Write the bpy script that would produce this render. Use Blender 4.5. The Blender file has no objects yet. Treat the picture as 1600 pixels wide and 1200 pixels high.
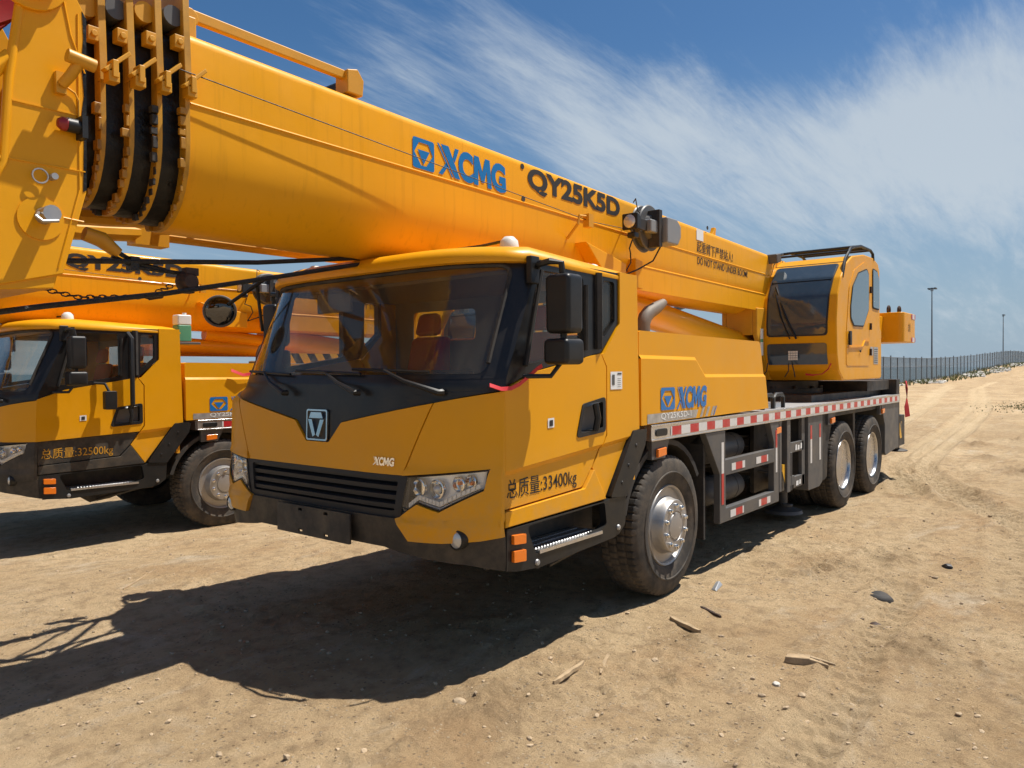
import bpy, bmesh, math, random
import numpy as np
from mathutils import Vector, Matrix, noise as mnoise
from mathutils.geometry import tessellate_polygon
R = math.radians
random.seed(7)
SC = bpy.context.scene
COL = SC.collection

# ------------------------------------------------------------------ camera
cam_d = bpy.data.cameras.new('camera'); cam = bpy.data.objects.new('camera', cam_d); COL.objects.link(cam)
YAW, PITCH, ROLL = 0.6819, -0.0179, -0.0082
cam_d.sensor_fit = 'HORIZONTAL'; cam_d.sensor_width = 36.0; cam_d.lens = 1186.73/1600*36
cam_d.clip_start = 0.05; cam_d.clip_end = 20000
_f = Vector((math.cos(YAW)*math.cos(PITCH), math.sin(YAW)*math.cos(PITCH), math.sin(PITCH)))
_r = Vector((math.sin(YAW), -math.cos(YAW), 0)); _u = _r.cross(_f)
_r2 = _r*math.cos(ROLL)+_u*math.sin(ROLL); _u2 = -_r*math.sin(ROLL)+_u*math.cos(ROLL)
cam.matrix_world = Matrix(((_r2.x, _u2.x, -_f.x, -5.2751), (_r2.y, _u2.y, -_f.y, -3.9608), (_r2.z, _u2.z, -_f.z, 1.7342), (0, 0, 0, 1)))
SC.camera = cam

# ------------------------------------------------------------------ sun, sky, exposure
SUN_TO = Vector((0.41, -0.24, 1.0)).normalized()
SUN_EL = math.asin(SUN_TO.z); SUN_AZ = math.atan2(SUN_TO.x, SUN_TO.y)
sun_d = bpy.data.lights.new('sun', 'SUN'); sun_d.energy = 5.0; sun_d.angle = R(0.5); sun_d.color = (1.0, 0.95, 0.87)
sun = bpy.data.objects.new('sun', sun_d); COL.objects.link(sun)
sun.rotation_euler = (-SUN_TO).to_track_quat('-Z', 'Y').to_euler(); sun.location = (0, 0, 30)
SC.view_settings.view_transform = 'Standard'; SC.view_settings.look = 'None'
SC.view_settings.exposure = 0.42; SC.view_settings.gamma = 1.0
SC.cycles.max_bounces = 8; SC.cycles.transparent_max_bounces = 16

world = bpy.data.worlds.new('World'); SC.world = world; world.use_nodes = True
wt = world.node_tree; wt.nodes.clear()
def wn(t, **k):
    n = wt.nodes.new(t)
    for a, b in k.items(): setattr(n, a, b)
    return n
def wl(a, b): wt.links.new(a, b)
def wmath(op, a, b=None, c=None, clamp=False):
    n = wn('ShaderNodeMath', operation=op, use_clamp=clamp)
    for i, x in enumerate((a, b, c)):
        if x is None: continue
        if isinstance(x, (int, float)): n.inputs[i].default_value = x
        else: wl(x, n.inputs[i])
    return n.outputs[0]
sky = wn('ShaderNodeTexSky', sky_type='NISHITA'); sky.sun_disc = False
sky.sun_elevation = SUN_EL; sky.sun_rotation = SUN_AZ; sky.altitude = 0; sky.air_density = 1.0; sky.dust_density = 0.6; sky.ozone_density = 2.5
tc = wn('ShaderNodeTexCoord')
sep = wn('ShaderNodeSeparateXYZ'); wl(tc.outputs['Generated'], sep.inputs[0])
den = wmath('ADD', wmath('MAXIMUM', sep.outputs[2], 0.0), 0.16)
comb = wn('ShaderNodeCombineXYZ'); wl(wmath('DIVIDE', sep.outputs[0], den), comb.inputs[0]); wl(wmath('DIVIDE', sep.outputs[1], den), comb.inputs[1])
def cloud_noise(rot, sc, loc, scale, detail, rough, dist):
    mp = wn('ShaderNodeMapping'); mp.inputs['Rotation'].default_value = (0, 0, rot); mp.inputs['Scale'].default_value = sc; mp.inputs['Location'].default_value = loc
    wl(comb.outputs[0], mp.inputs[0])
    n = wn('ShaderNodeTexNoise'); n.inputs['Scale'].default_value = scale; n.inputs['Detail'].default_value = detail
    n.inputs['Roughness'].default_value = rough; n.inputs['Distortion'].default_value = dist
    wl(mp.outputs[0], n.inputs['Vector']); return n.outputs[0]
n1 = cloud_noise(R(62), (0.55, 1.35, 1), (2.1, 7.4, 0), 1.0, 8, 0.55, 0.45)
n2 = cloud_noise(R(48), (0.6, 2.6, 1), (5.2, 3.1, 0), 2.6, 11, 0.66, 0.5)
def lobe(px, py, tight, amp):
    """a cloud bank in a world direction; tight = angular sharpness"""
    d = (_f + _r2*(px-800)/1186.73 - _u2*(py-600)/1186.73).normalized()
    vm = wn('ShaderNodeVectorMath', operation='DOT_PRODUCT'); wl(tc.outputs['Generated'], vm.inputs[0]); vm.inputs[1].default_value = d
    return wmath('MULTIPLY', wmath('EXPONENT', wmath('MULTIPLY', wmath('SUBTRACT', vm.outputs['Value'], 1.0), tight)), amp)
n3 = cloud_noise(R(55), (0.45, 3.2, 1), (9.2, 1.7, 0), 6.5, 12, 0.72, 0.35)
acc = wmath('ADD', wmath('ADD', wmath('MULTIPLY_ADD', n1, 0.75, -0.31), wmath('MULTIPLY', n2, 0.62)), wmath('MULTIPLY', n3, 0.36))
for a in ((590, 112, 420, 0.20), (700, 120, 420, 0.17), (820, 130, 380, 0.20), (940, 165, 380, 0.20), (1050, 190, 420, 0.16),
          (920, 235, 380, 0.15), (1060, 240, 300, 0.24), (1200, 245, 260, 0.24), (1340, 215, 220, 0.22), (1470, 165, 200, 0.24), (1590, 130, 200, 0.24), (1580, 260, 160, 0.20), (1380, 300, 220, 0.14),
          (1180, 85, 170, -0.26), (1330, 50, 200, -0.18), (960, 0, 200, -0.10), (1090, 325, 500, -0.08), (1560, 20, 200, -0.14), (1400, 420, 150, -0.04), (350, 20, 20, -0.10)):
    acc = wmath('ADD', acc, lobe(a[0], a[1], a[2], a[3]*0.85))
mr = wn('ShaderNodeMapRange', interpolation_type='SMOOTHSTEP'); wl(acc, mr.inputs[0])
mr.inputs[1].default_value = 0.48; mr.inputs[2].default_value = 1.0; mr.inputs[3].default_value = 0.0; mr.inputs[4].default_value = 0.84
# pale air towards the horizon
veil = wn('ShaderNodeMapRange', interpolation_type='SMOOTHSTEP'); wl(sep.outputs[2], veil.inputs[0])
veil.inputs[1].default_value = 0.0; veil.inputs[2].default_value = 0.40; veil.inputs[3].default_value = 0.86; veil.inputs[4].default_value = 0.0
hs = wn('ShaderNodeHueSaturation'); hs.inputs['Saturation'].default_value = 1.27; hs.inputs['Value'].default_value = 1.24; wl(sky.outputs[0], hs.inputs['Color'])
air = wn('ShaderNodeMixRGB'); wl(veil.outputs[0], air.inputs[0]); wl(hs.outputs[0], air.inputs[1]); air.inputs[2].default_value = (4.4, 6.1, 7.9, 1)
mix = wn('ShaderNodeMixRGB'); wl(mr.outputs[0], mix.inputs[0]); wl(air.outputs[0], mix.inputs[1]); mix.inputs[2].default_value = (8.0, 9.0, 9.9, 1)
bg = wn('ShaderNodeBackground'); bg.inputs['Strength'].default_value = 0.053; wl(mix.outputs[0], bg.inputs[0])
wo = wn('ShaderNodeOutputWorld'); wl(bg.outputs[0], wo.inputs[0])

# ------------------------------------------------------------------ materials
MATS = {}
def mat(name, base, rough=0.5, metal=0.0, coat=0.0, spec=0.5, var=0.0, vscale=3.0, bump=0.0, bscale=40.0, dust=0.0, dustcol=(0.42, 0.31, 0.19), rvar=0.0, streak=0.0, low=0.0):
    m = bpy.data.materials.new(name); m.use_nodes = True; nt = m.node_tree
    b = nt.nodes['Principled BSDF']
    b.inputs['Base Color'].default_value = (*base, 1); b.inputs['Roughness'].default_value = rough; b.inputs['Metallic'].default_value = metal
    b.inputs['Coat Weight'].default_value = coat; b.inputs['Coat Roughness'].default_value = 0.08; b.inputs['Specular IOR Level'].default_value = spec
    t = nt.nodes.new('ShaderNodeTexCoord'); last = None
    def nz(scale, det=5, ro=0.6, vec=None):
        n = nt.nodes.new('ShaderNodeTexNoise'); n.inputs['Scale'].default_value = scale; n.inputs['Detail'].default_value = det; n.inputs['Roughness'].default_value = ro
        nt.links.new(vec or t.outputs['Object'], n.inputs['Vector']); return n.outputs[0]
    def rng(s, a, b_, c, d):
        n = nt.nodes.new('ShaderNodeMapRange'); nt.links.new(s, n.inputs[0])
        for i, x in enumerate((a, b_, c, d)): n.inputs[i+1].default_value = x
        return n.outputs[0]
    col = None
    if var:
        mx = nt.nodes.new('ShaderNodeMixRGB'); nt.links.new(rng(nz(vscale), 0.3, 0.7, 0, 1), mx.inputs[0])
        mx.inputs[1].default_value = (*[c*(1-var) for c in base], 1); mx.inputs[2].default_value = (*[min(1, c*(1+var)) for c in base], 1); col = mx.outputs[0]
    if streak:
        mp = nt.nodes.new('ShaderNodeMapping'); mp.inputs['Scale'].default_value = (26, 26, 1.3); nt.links.new(t.outputs['Object'], mp.inputs[0])
        mx = nt.nodes.new('ShaderNodeMixRGB'); nt.links.new(rng(nz(1.0, 4, 0.6, mp.outputs[0]), 0.55, 0.8, 0, streak), mx.inputs[0])
        if col: nt.links.new(col, mx.inputs[1])
        else: mx.inputs[1].default_value = (*base, 1)
        mx.inputs[2].default_value = (*[c*0.45 for c in base], 1); col = mx.outputs[0]
    if dust:
        mx = nt.nodes.new('ShaderNodeMixRGB')
        nt.links.new(rng(nz(4.5, 8, 0.7), 0.42, 0.75, 0.12*dust, dust), mx.inputs[0])
        if col: nt.links.new(col, mx.inputs[1])
        else: mx.inputs[1].default_value = (*base, 1)
        mx.inputs[2].default_value = (*dustcol, 1); col = mx.outputs[0]
    if low:      # dried mud splashed up from the road, thinning with height
        sz = nt.nodes.new('ShaderNodeSeparateXYZ'); nt.links.new(t.outputs['Object'], sz.inputs[0])
        ml = nt.nodes.new('ShaderNodeMath'); ml.operation = 'MULTIPLY'; nt.links.new(rng(sz.outputs[2], 0.7, 1.35, low, 0.0), ml.inputs[0]); nt.links.new(rng(nz(7, 9, 0.75), 0.40, 0.68, 0.05, 1), ml.inputs[1])
        mx = nt.nodes.new('ShaderNodeMixRGB'); nt.links.new(ml.outputs[0], mx.inputs[0])
        if col: nt.links.new(col, mx.inputs[1])
        else: mx.inputs[1].default_value = (*base, 1)
        mx.inputs[2].default_value = (*dustcol, 1); col = mx.outputs[0]
    if col: nt.links.new(col, b.inputs['Base Color'])
    if rvar: nt.links.new(rng(nz(6, 6), 0.3, 0.7, max(0.02, rough-rvar), min(1, rough+rvar)), b.inputs['Roughness'])
    if bump:
        bn = nt.nodes.new('ShaderNodeBump'); bn.inputs['Strength'].default_value = bump; bn.inputs['Distance'].default_value = 0.01
        nt.links.new(nz(bscale, 3), bn.inputs['Height']); nt.links.new(bn.outputs[0], b.inputs['Normal'])
    MATS[name] = m; return m
YEL = (0.77, 0.343, 0.004)
M_yel = mat('yellow_paint', YEL, 0.38, coat=0.06, spec=0.22, var=0.04, vscale=1.5, dust=0.035, low=0.40, rvar=0.10, bump=0.05, bscale=9)
M_boom = mat('boom_paint', YEL, 0.42, coat=0.04, spec=0.18, var=0.05, vscale=1.2, dust=0.03, rvar=0.10, streak=0.28, bump=0.10, bscale=7)
M_yold = mat('worn_yellow_paint', (0.66, 0.31, 0.008), 0.5, var=0.12, vscale=9, dust=0.25, dustcol=(0.10, 0.06, 0.03), rvar=0.1)
M_blk = mat('black_plastic', (0.010, 0.011, 0.012), 0.45, spec=0.4, dust=0.03, rvar=0.12, bump=0.05, bscale=200)
M_blkgloss = mat('black_gloss', (0.010, 0.011, 0.013), 0.30, spec=0.35, dust=0.05)
M_bump = mat('bumper_grey', (0.018, 0.017, 0.016), 0.6, dust=0.22, rvar=0.1)
M_rub = mat('rubber', (0.016, 0.016, 0.016), 0.75, dust=0.30, dustcol=(0.20, 0.15, 0.10), bump=0.15, bscale=120)
M_tyre = mat('tyre_rubber', (0.020, 0.019, 0.018), 0.78, dust=0.55, dustcol=(0.22, 0.165, 0.11), bump=0.2, bscale=90)
M_motor = mat('motor_grey', (0.22, 0.23, 0.24), 0.5, dust=0.1)
M_ygrease = mat('greasy_yellow', (0.50, 0.23, 0.008), 0.45, dust=0.95, dustcol=(0.012, 0.009, 0.006), rvar=0.15)
M_collar = mat('collar_yellow', (0.56, 0.27, 0.010), 0.45, dust=0.55, dustcol=(0.03, 0.018, 0.008), rvar=0.12)
M_gry = mat('chassis_grey', (0.075, 0.077, 0.08), 0.5, dust=0.15, rvar=0.1)
M_dark = mat('dark_steel', (0.012, 0.012, 0.013), 0.6, dust=0.18, rvar=0.1)
M_grease = mat('greased_steel', (0.004, 0.004, 0.004), 0.42, var=0.5, vscale=14, dust=0.03, spec=0.3, rvar=0.2, bump=0.5, bscale=30)
M_alu = mat('aluminium', (0.62, 0.62, 0.62), 0.34, 0.9, var=0.08, vscale=8, dust=0.14, rvar=0.12)
M_rim = mat('silver_rim', (0.40, 0.40, 0.40), 0.48, 0.75, dust=0.38, rvar=0.12)
M_chr = mat('chrome', (0.80, 0.79, 0.77), 0.14, 1.0, rvar=0.06)
M_rimr = mat('rear_rim_silver', (0.50, 0.50, 0.51), 0.30, 0.9, dust=0.10, rvar=0.1)
M_galv = mat('galvanised_steel', (0.42, 0.43, 0.44), 0.5, 0.7, dust=0.2)
M_org = mat('amber_plastic', (0.85, 0.20, 0.01), 0.25, coat=0.5)
M_red = mat('red_plastic', (0.28, 0.008, 0.015), 0.35, dust=0.1)
M_seat = mat('red_cloth', (0.42, 0.008, 0.018), 0.9)
M_rib = mat('red_ribbon', (0.62, 0.03, 0.04), 0.6)
M_wht = mat('white_plastic', (0.72, 0.70, 0.64), 0.4, dust=0.1)
M_stk = mat('white_sticker', (0.78, 0.78, 0.76), 0.5)
M_ink = mat('black_ink', (0.022, 0.018, 0.015), 0.6)
M_goldink = mat('gold_ink', (0.55, 0.27, 0.02), 0.5)
M_blue = mat('blue_decal', (0.008, 0.16, 0.46), 0.35)
M_slv = mat('silver_decal', (0.46, 0.45, 0.43), 0.35, 0.5, var=0.25, vscale=12)
M_int = mat('cab_lining', (0.17, 0.155, 0.14), 0.8)
M_dash = mat('dashboard', (0.018, 0.018, 0.02), 0.6)
M_rope = mat('wire_rope', (0.014, 0.013, 0.012), 0.5, bump=1.0, bscale=60)
M_rust = mat('rusty_iron', (0.045, 0.024, 0.016), 0.7, var=0.4, vscale=20, bump=0.4, bscale=60)
M_wood = mat('weathered_wood', (0.36, 0.26, 0.15), 0.85, var=0.25, vscale=14, bump=0.4, bscale=60)
M_stone = mat('stone', (0.40, 0.30, 0.19), 0.9, var=0.25, vscale=2.0, bump=0.4, bscale=30)
M_rubble = mat('pale_rubble', (0.55, 0.52, 0.46), 0.9, var=0.3, vscale=1.0)
M_weed = mat('weed_green', (0.13, 0.15, 0.055), 0.8, var=0.3, vscale=2)
M_pole = mat('pole_grey', (0.15, 0.165, 0.18), 0.5, 0.2)
M_green = mat('green_liquid', (0.10, 0.30, 0.16), 0.35)
M_exh = mat('exhaust_steel', (0.15, 0.13, 0.11), 0.65, 0.2, dust=0.3)

def stripes(name, axis, per, offs, c1, c2, slant=0.0, frac=0.5, rough=0.35):
    """two colours alternating along one object axis (tape printed in stripes)"""
    m = bpy.data.materials.new(name); m.use_nodes = True; nt = m.node_tree; b = nt.nodes['Principled BSDF']; b.inputs['Roughness'].default_value = rough
    t = nt.nodes.new('ShaderNodeTexCoord'); s = nt.nodes.new('ShaderNodeSeparateXYZ'); nt.links.new(t.outputs['Object'], s.inputs[0])
    def mm(op, a, bb):
        n = nt.nodes.new('ShaderNodeMath'); n.operation = op
        for i, x in enumerate((a, bb)):
            if isinstance(x, (int, float)): n.inputs[i].default_value = x
            else: nt.links.new(x, n.inputs[i])
        return n.outputs[0]
    v = mm('ADD', s.outputs[axis], offs)
    if slant: v = mm('ADD', v, mm('MULTIPLY', s.outputs[2 if axis != 2 else 0], slant))
    v = mm('LESS_THAN', mm('FRACT', mm('DIVIDE', v, per), 0), frac)
    mx = nt.nodes.new('ShaderNodeMixRGB'); nt.links.new(v, mx.inputs[0]); mx.inputs[1].default_value = (*c2, 1); mx.inputs[2].default_value = (*c1, 1)
    n = nt.nodes.new('ShaderNodeTexNoise'); n.inputs['Scale'].default_value = 12; n.inputs['Detail'].default_value = 6; nt.links.new(t.outputs['Object'], n.inputs[0])
    r = nt.nodes.new('ShaderNodeMapRange'); nt.links.new(n.outputs[0], r.inputs[0]); r.inputs[1].default_value = 0.5; r.inputs[2].default_value = 0.75; r.inputs[4].default_value = 0.35
    m2 = nt.nodes.new('ShaderNodeMixRGB'); nt.links.new(r.outputs[0], m2.inputs[0]); nt.links.new(mx.outputs[0], m2.inputs[1]); m2.inputs[2].default_value = (0.42, 0.36, 0.29, 1)
    nt.links.new(m2.outputs[0], b.inputs['Base Color']); return m
M_tape = stripes('red_white_tape', 0, 0.31, 0.0, (0.50, 0.02, 0.025), (0.66, 0.65, 0.63))
M_tapez = stripes('red_white_tape_upright', 2, 0.56, -0.385, (0.50, 0.02, 0.025), (0.66, 0.65, 0.63))
M_tapew = stripes('white_red_tape_upright', 2, 0.56, -0.83, (0.66, 0.65, 0.63), (0.50, 0.02, 0.025))
M_tapes = stripes('red_white_tape_short', 0, 0.30, -0.02, (0.50, 0.02, 0.025), (0.66, 0.65, 0.63))
M_haz = stripes('hazard_stripes', 0, 0.24, 0.0, (0.75, 0.40, 0.02), (0.015, 0.015, 0.015), slant=0.6)

def glass(name, tint, refl=1.0, rough=0.0, film=0.0):
    m = bpy.data.materials.new(name); m.use_nodes = True; nt = m.node_tree; nt.nodes.clear()
    o = nt.nodes.new('ShaderNodeOutputMaterial'); tr = nt.nodes.new('ShaderNodeBsdfTransparent'); tr.inputs[0].default_value = (*tint, 1)
    g = nt.nodes.new('ShaderNodeBsdfGlossy'); g.inputs['Roughness'].default_value = rough; g.inputs[0].default_value = (refl, refl, refl, 1)
    lw = nt.nodes.new('ShaderNodeLayerWeight'); lw.inputs[0].default_value = 0.5      # Schlick reflectance of a thin pane, same from both sides
    pw = nt.nodes.new('ShaderNodeMath'); pw.operation = 'POWER'; nt.links.new(lw.outputs['Facing'], pw.inputs[0]); pw.inputs[1].default_value = 5
    fr = nt.nodes.new('ShaderNodeMath'); fr.operation = 'MULTIPLY_ADD'; nt.links.new(pw.outputs[0], fr.inputs[0]); fr.inputs[1].default_value = 0.9; fr.inputs[2].default_value = 0.032
    mx = nt.nodes.new('ShaderNodeMixShader'); nt.links.new(fr.outputs[0], mx.inputs[0]); nt.links.new(tr.outputs[0], mx.inputs[1]); nt.links.new(g.outputs[0], mx.inputs[2])
    last = mx.outputs[0]
    if film:   # dust film on the pane; its pale colour also stands in for soft reflections
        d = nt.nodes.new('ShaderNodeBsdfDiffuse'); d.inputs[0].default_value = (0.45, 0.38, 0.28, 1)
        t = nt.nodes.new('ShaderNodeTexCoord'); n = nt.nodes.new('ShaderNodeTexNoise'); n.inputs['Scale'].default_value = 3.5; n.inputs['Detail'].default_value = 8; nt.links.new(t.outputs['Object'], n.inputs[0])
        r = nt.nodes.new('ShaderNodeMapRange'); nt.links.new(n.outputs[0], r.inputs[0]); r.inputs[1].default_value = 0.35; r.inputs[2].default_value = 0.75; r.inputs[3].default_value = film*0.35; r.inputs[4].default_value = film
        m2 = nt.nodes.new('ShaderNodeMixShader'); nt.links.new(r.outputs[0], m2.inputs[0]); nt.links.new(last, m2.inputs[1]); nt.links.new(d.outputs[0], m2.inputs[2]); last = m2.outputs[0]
    nt.links.new(last, o.inputs[0]); return m
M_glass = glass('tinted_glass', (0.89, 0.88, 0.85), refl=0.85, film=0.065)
M_glass2 = glass('operator_glass', (0.38, 0.43, 0.48), film=0.04)
M_lens = glass('clear_lens', (0.97, 0.97, 0.97))
M_lamp = mat('lamp_reflector', (0.90, 0.90, 0.90), 0.35, 0.45)
M_bowl = mat('dark_mirror', (0.10, 0.10, 0.105), 0.06, 1.0)
M_lampglass = mat('lamp_glass', (0.55, 0.55, 0.53), 0.15, 0.3, coat=0.6)
M_mirglass = mat('mirror_glass', (0.55, 0.57, 0.58), 0.05, 1.0)

# ------------------------------------------------------------------ mesh helpers
class MB:
    def __init__(s): s.v = []; s.f = []
    def add(s, v, f):
        o = len(s.v); s.v += [tuple(p) for p in v]; s.f += [tuple(i+o for i in q) for q in f]; return s
    def box(s, x0, x1, y0, y1, z0, z1):
        v = [(x, y, z) for x in (x0, x1) for y in (y0, y1) for z in (z0, z1)]
        return s.add(v, [(0, 1, 3, 2), (4, 6, 7, 5), (0, 4, 5, 1), (2, 3, 7, 6), (0, 2, 6, 4), (1, 5, 7, 3)])
    def hexa(s, bot, top):
        return s.add(list(bot)+list(top), [(3, 2, 1, 0), (4, 5, 6, 7), (0, 1, 5, 4), (1, 2, 6, 5), (2, 3, 7, 6), (3, 0, 4, 7)])
    def prism(s, poly, axis, a, b):
        n = len(poly)
        def P(p, t): return (t, p[0], p[1]) if axis == 0 else ((p[0], t, p[1]) if axis == 1 else (p[0], p[1], t))
        return s.add([P(p, a) for p in poly]+[P(p, b) for p in poly], [tuple(range(n))[::-1], tuple(range(n, 2*n))]+[(i, (i+1) % n, n+(i+1) % n, n+i) for i in range(n)])
    def tube(s, pts, r, n=8, closed=False):
        pts = [Vector(p) for p in pts]; m = len(pts); up = None; rings = []
        for i, p in enumerate(pts):
            if closed: d = pts[(i+1) % m]-pts[i-1]
            else: d = pts[min(i+1, m-1)]-pts[max(i-1, 0)]
            d.normalize()
            if up is None: up = Vector((0, 0, 1)) if abs(d.z) < 0.9 else Vector((1, 0, 0))
            a = d.cross(up).normalized(); up = a.cross(d).normalized()
            rr = r[i] if isinstance(r, (list, tuple)) else r
            rings.append([p+(a*math.cos(t)+up*math.sin(t))*rr for t in [2*math.pi*k/n for k in range(n)]])
        v = [q for g in rings for q in g]; f = []
        for i in range(m if closed else m-1):
            j = (i+1) % m
            for k in range(n): f.append((i*n+k, i*n+(k+1) % n, j*n+(k+1) % n, j*n+k))
        if not closed: f += [tuple(range(n))[::-1], tuple((m-1)*n+k for k in range(n))]
        return s.add(v, f)
    def cyl(s, a, b, r, n=20): return s.tube([a, b], r, n)
    def lathe(s, prof, axis, c, n=32, closed=False):
        """profile of (radius, distance along axis)"""
        v = []; f = []; m = len(prof)
        for r, h in prof:
            for k in range(n):
                t = 2*math.pi*k/n; a, b = r*math.cos(t), r*math.sin(t)
                v.append((c[0]+h, c[1]+a, c[2]+b) if axis == 0 else ((c[0]+a, c[1]+h, c[2]+b) if axis == 1 else (c[0]+a, c[1]+b, c[2]+h)))
        for i in range(m if closed else m-1):
            j = (i+1) % m
            for k in range(n): f.append((i*n+k, i*n+(k+1) % n, j*n+(k+1) % n, j*n+k))
        if not closed:
            f += [tuple(range(n))[::-1], tuple((m-1)*n+k for k in range(n))]
        return s.add(v, f)
    def ring(s, c, axis, Rr, r, n=24, k=8):
        pts = []
        for i in range(n):
            t = 2*math.pi*i/n; a, b = Rr*math.cos(t), Rr*math.sin(t)
            pts.append((c[0], c[1]+a, c[2]+b) if axis == 0 else ((c[0]+a, c[1], c[2]+b) if axis == 1 else (c[0]+a, c[1]+b, c[2])))
        return s.tube(pts, r, k, True)
    def build_each(s, name, m, parent=None, **k):
        """one object for every separate piece"""
        par = list(range(len(s.v)))
        def root(i):
            while par[i] != i: par[i] = par[par[i]]; i = par[i]
            return i
        for f in s.f:
            a = root(f[0])
            for i in f[1:]: par[root(i)] = a
        groups = {}
        for f in s.f: groups.setdefault(root(f[0]), []).append(f)
        out = []
        for fs in groups.values():
            ids = sorted({i for f in fs for i in f}); mp = {i: n for n, i in enumerate(ids)}
            b = MB(); b.add([s.v[i] for i in ids], [[mp[i] for i in f] for f in fs]); out.append(b.build(name, m, parent, **k))
        return out
    def build(s, name, m, parent=None, bevel=0.0, smooth=True, angle=38, seg=2, loc=None):
        me = bpy.data.meshes.new(name); me.from_pydata(s.v, [], s.f); me.update()
        bm = bmesh.new(); bm.from_mesh(me); bmesh.ops.recalc_face_normals(bm, faces=bm.faces); bm.to_mesh(me); bm.free()
        me.materials.append(m)
        if smooth:
            me.polygons.foreach_set('use_smooth', [True]*len(me.polygons)); me.set_sharp_from_angle(angle=R(angle))
        o = bpy.data.objects.new(name, me); COL.objects.link(o)
        if parent is not None: o.parent = parent
        if loc is not None: o.location = loc
        if bevel:
            b = o.modifiers.new('bevel', 'BEVEL'); b.width = bevel; b.segments = seg; b.limit_method = 'ANGLE'; b.angle_limit = R(34); b.harden_normals = True
        return o

def rounded(poly, r, n=5):
    """round every corner of a 2-D polygon; r may be one radius or a list"""
    out = []; m = len(poly)
    for i in range(m):
        p = Vector(poly[i]); a = Vector(poly[i-1])-p; b = Vector(poly[(i+1) % m])-p
        rr = r[i] if isinstance(r, (list, tuple)) else r
        la, lb = a.length, b.length; a.normalize(); b.normalize()
        ang = math.acos(max(-1, min(1, a.dot(b))))
        if rr <= 0 or ang > R(176): out.append(tuple(p)); continue
        t = min(rr/math.tan(ang/2), 0.48*la, 0.48*lb); p0, p1 = p+a*t, p+b*t
        for k in range(n+1):
            u = k/n; q = p0*(1-u)**2+p*2*u*(1-u)+p1*u*u; out.append((q.x, q.y))
    return out
def panel(mb, outer, holes, fmap, thick, maxedge=0.12):
    """a sheet cut to an outline (with holes), bent by fmap(u, v, depth), with real thickness"""
    loops = [[Vector((p[0], p[1], 0)) for p in outer]]+[[Vector((p[0], p[1], 0)) for p in h] for h in holes]
    tris = tessellate_polygon(loops); pts = [p for l in loops for p in l]
    bm = bmesh.new(); vs = [bm.verts.new(p) for p in pts]
    for t in tris:
        try: bm.faces.new([vs[i] for i in t])
        except ValueError: pass
    for _ in range(7):
        es = [e for e in bm.edges if e.calc_length() > maxedge]
        if not es: break
        bmesh.ops.subdivide_edges(bm, edges=es, cuts=1, use_grid_fill=False); bmesh.ops.triangulate(bm, faces=bm.faces[:])
    bmesh.ops.remove_doubles(bm, verts=bm.verts[:], dist=1e-6)
    bm.verts.index_update(); n = len(bm.verts)
    co = [v.co.copy() for v in bm.verts]
    v = [fmap(c.x, c.y, 0.0) for c in co]+[fmap(c.x, c.y, thick) for c in co]; f = []
    for q in bm.faces:
        ids = [w.index for w in q.verts]; f.append(tuple(ids)); f.append(tuple(i+n for i in ids[::-1]))
    for e in bm.edges:
        if len(e.link_faces) == 1:
            a, b = e.verts[0].index, e.verts[1].index; f.append((a, b, b+n, a+n))
    bm.free(); mb.add(v, f); return mb
def clip(poly, f):
    """the part of a polygon where f >= 0"""
    out = []; m = len(poly)
    for i in range(m):
        a, b = poly[i], poly[(i+1) % m]; fa, fb = f(*a), f(*b)
        if fa >= 0: out.append(tuple(a))
        if (fa > 0 > fb) or (fa < 0 < fb): t = fa/(fa-fb); out.append((a[0]+(b[0]-a[0])*t, a[1]+(b[1]-a[1])*t))
    return out
def creased(mb, poly, holes, line, drop, fmap, thick):
    """a flat skin with a character line: upper field, sloping strip, lower field"""
    up = clip(poly, lambda u, v: v-line(u)); mid = clip(clip(poly, lambda u, v: line(u)-v), lambda u, v: v-line(u)+drop); lo = clip(poly, lambda u, v: line(u)-drop-v)
    for p, h in ((up, holes), (mid, []), (lo, [])):
        if len(p) > 2: panel(mb, p, h, fmap, thick, 9)
    return mb
_TC = {}
def text_geo(body, bold=0.0):
    key = (body, bold)
    if key not in _TC:
        c = bpy.data.curves.new('lettering', 'FONT'); c.body = body; c.offset = bold; c.resolution_u = 4
        o = bpy.data.objects.new('lettering', c); COL.objects.link(o); bpy.context.view_layer.update()
        me = bpy.data.meshes.new_from_object(o.evaluated_get(bpy.context.evaluated_depsgraph_get()))
        vs = [tuple(v.co) for v in me.vertices]; fs = [tuple(p.vertices) for p in me.polygons]
        bpy.data.objects.remove(o); bpy.data.curves.remove(c); bpy.data.meshes.remove(me)
        xs = [v[0] for v in vs]; ys = [v[1] for v in vs]
        _TC[key] = ([((v[0]-min(xs))/(max(xs)-min(xs)), (v[1]-min(ys))/(max(ys)-min(ys))) for v in vs], fs)
    return _TC[key]
def lettering(mb, body, bold, fmap, u0, u1, v0, v1, shear=0.0):
    vs, fs = text_geo(body, bold)
    return mb.add([fmap(u0+(u1-u0)*a+shear*(v1-v0)*b, v0+(v1-v0)*b, 0) for a, b in vs], fs)
def polys(mb, lst, fmap):
    for p in lst:
        mb.add([fmap(u, v, 0) for u, v in p], [tuple(range(len(p)))])
    return mb
def empty(name, loc=(0, 0, 0), rz=0.0):
    o = bpy.data.objects.new(name, None); COL.objects.link(o); o.location = loc; o.rotation_euler = (0, 0, rz); o.empty_display_size = 0.3; return o
def tag(o, label=None, cat=None, group=None, kind=None):
    if label: o['label'] = label
    if cat: o['category'] = cat
    if group: o['group'] = group
    if kind: o['kind'] = kind
    return o
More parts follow.
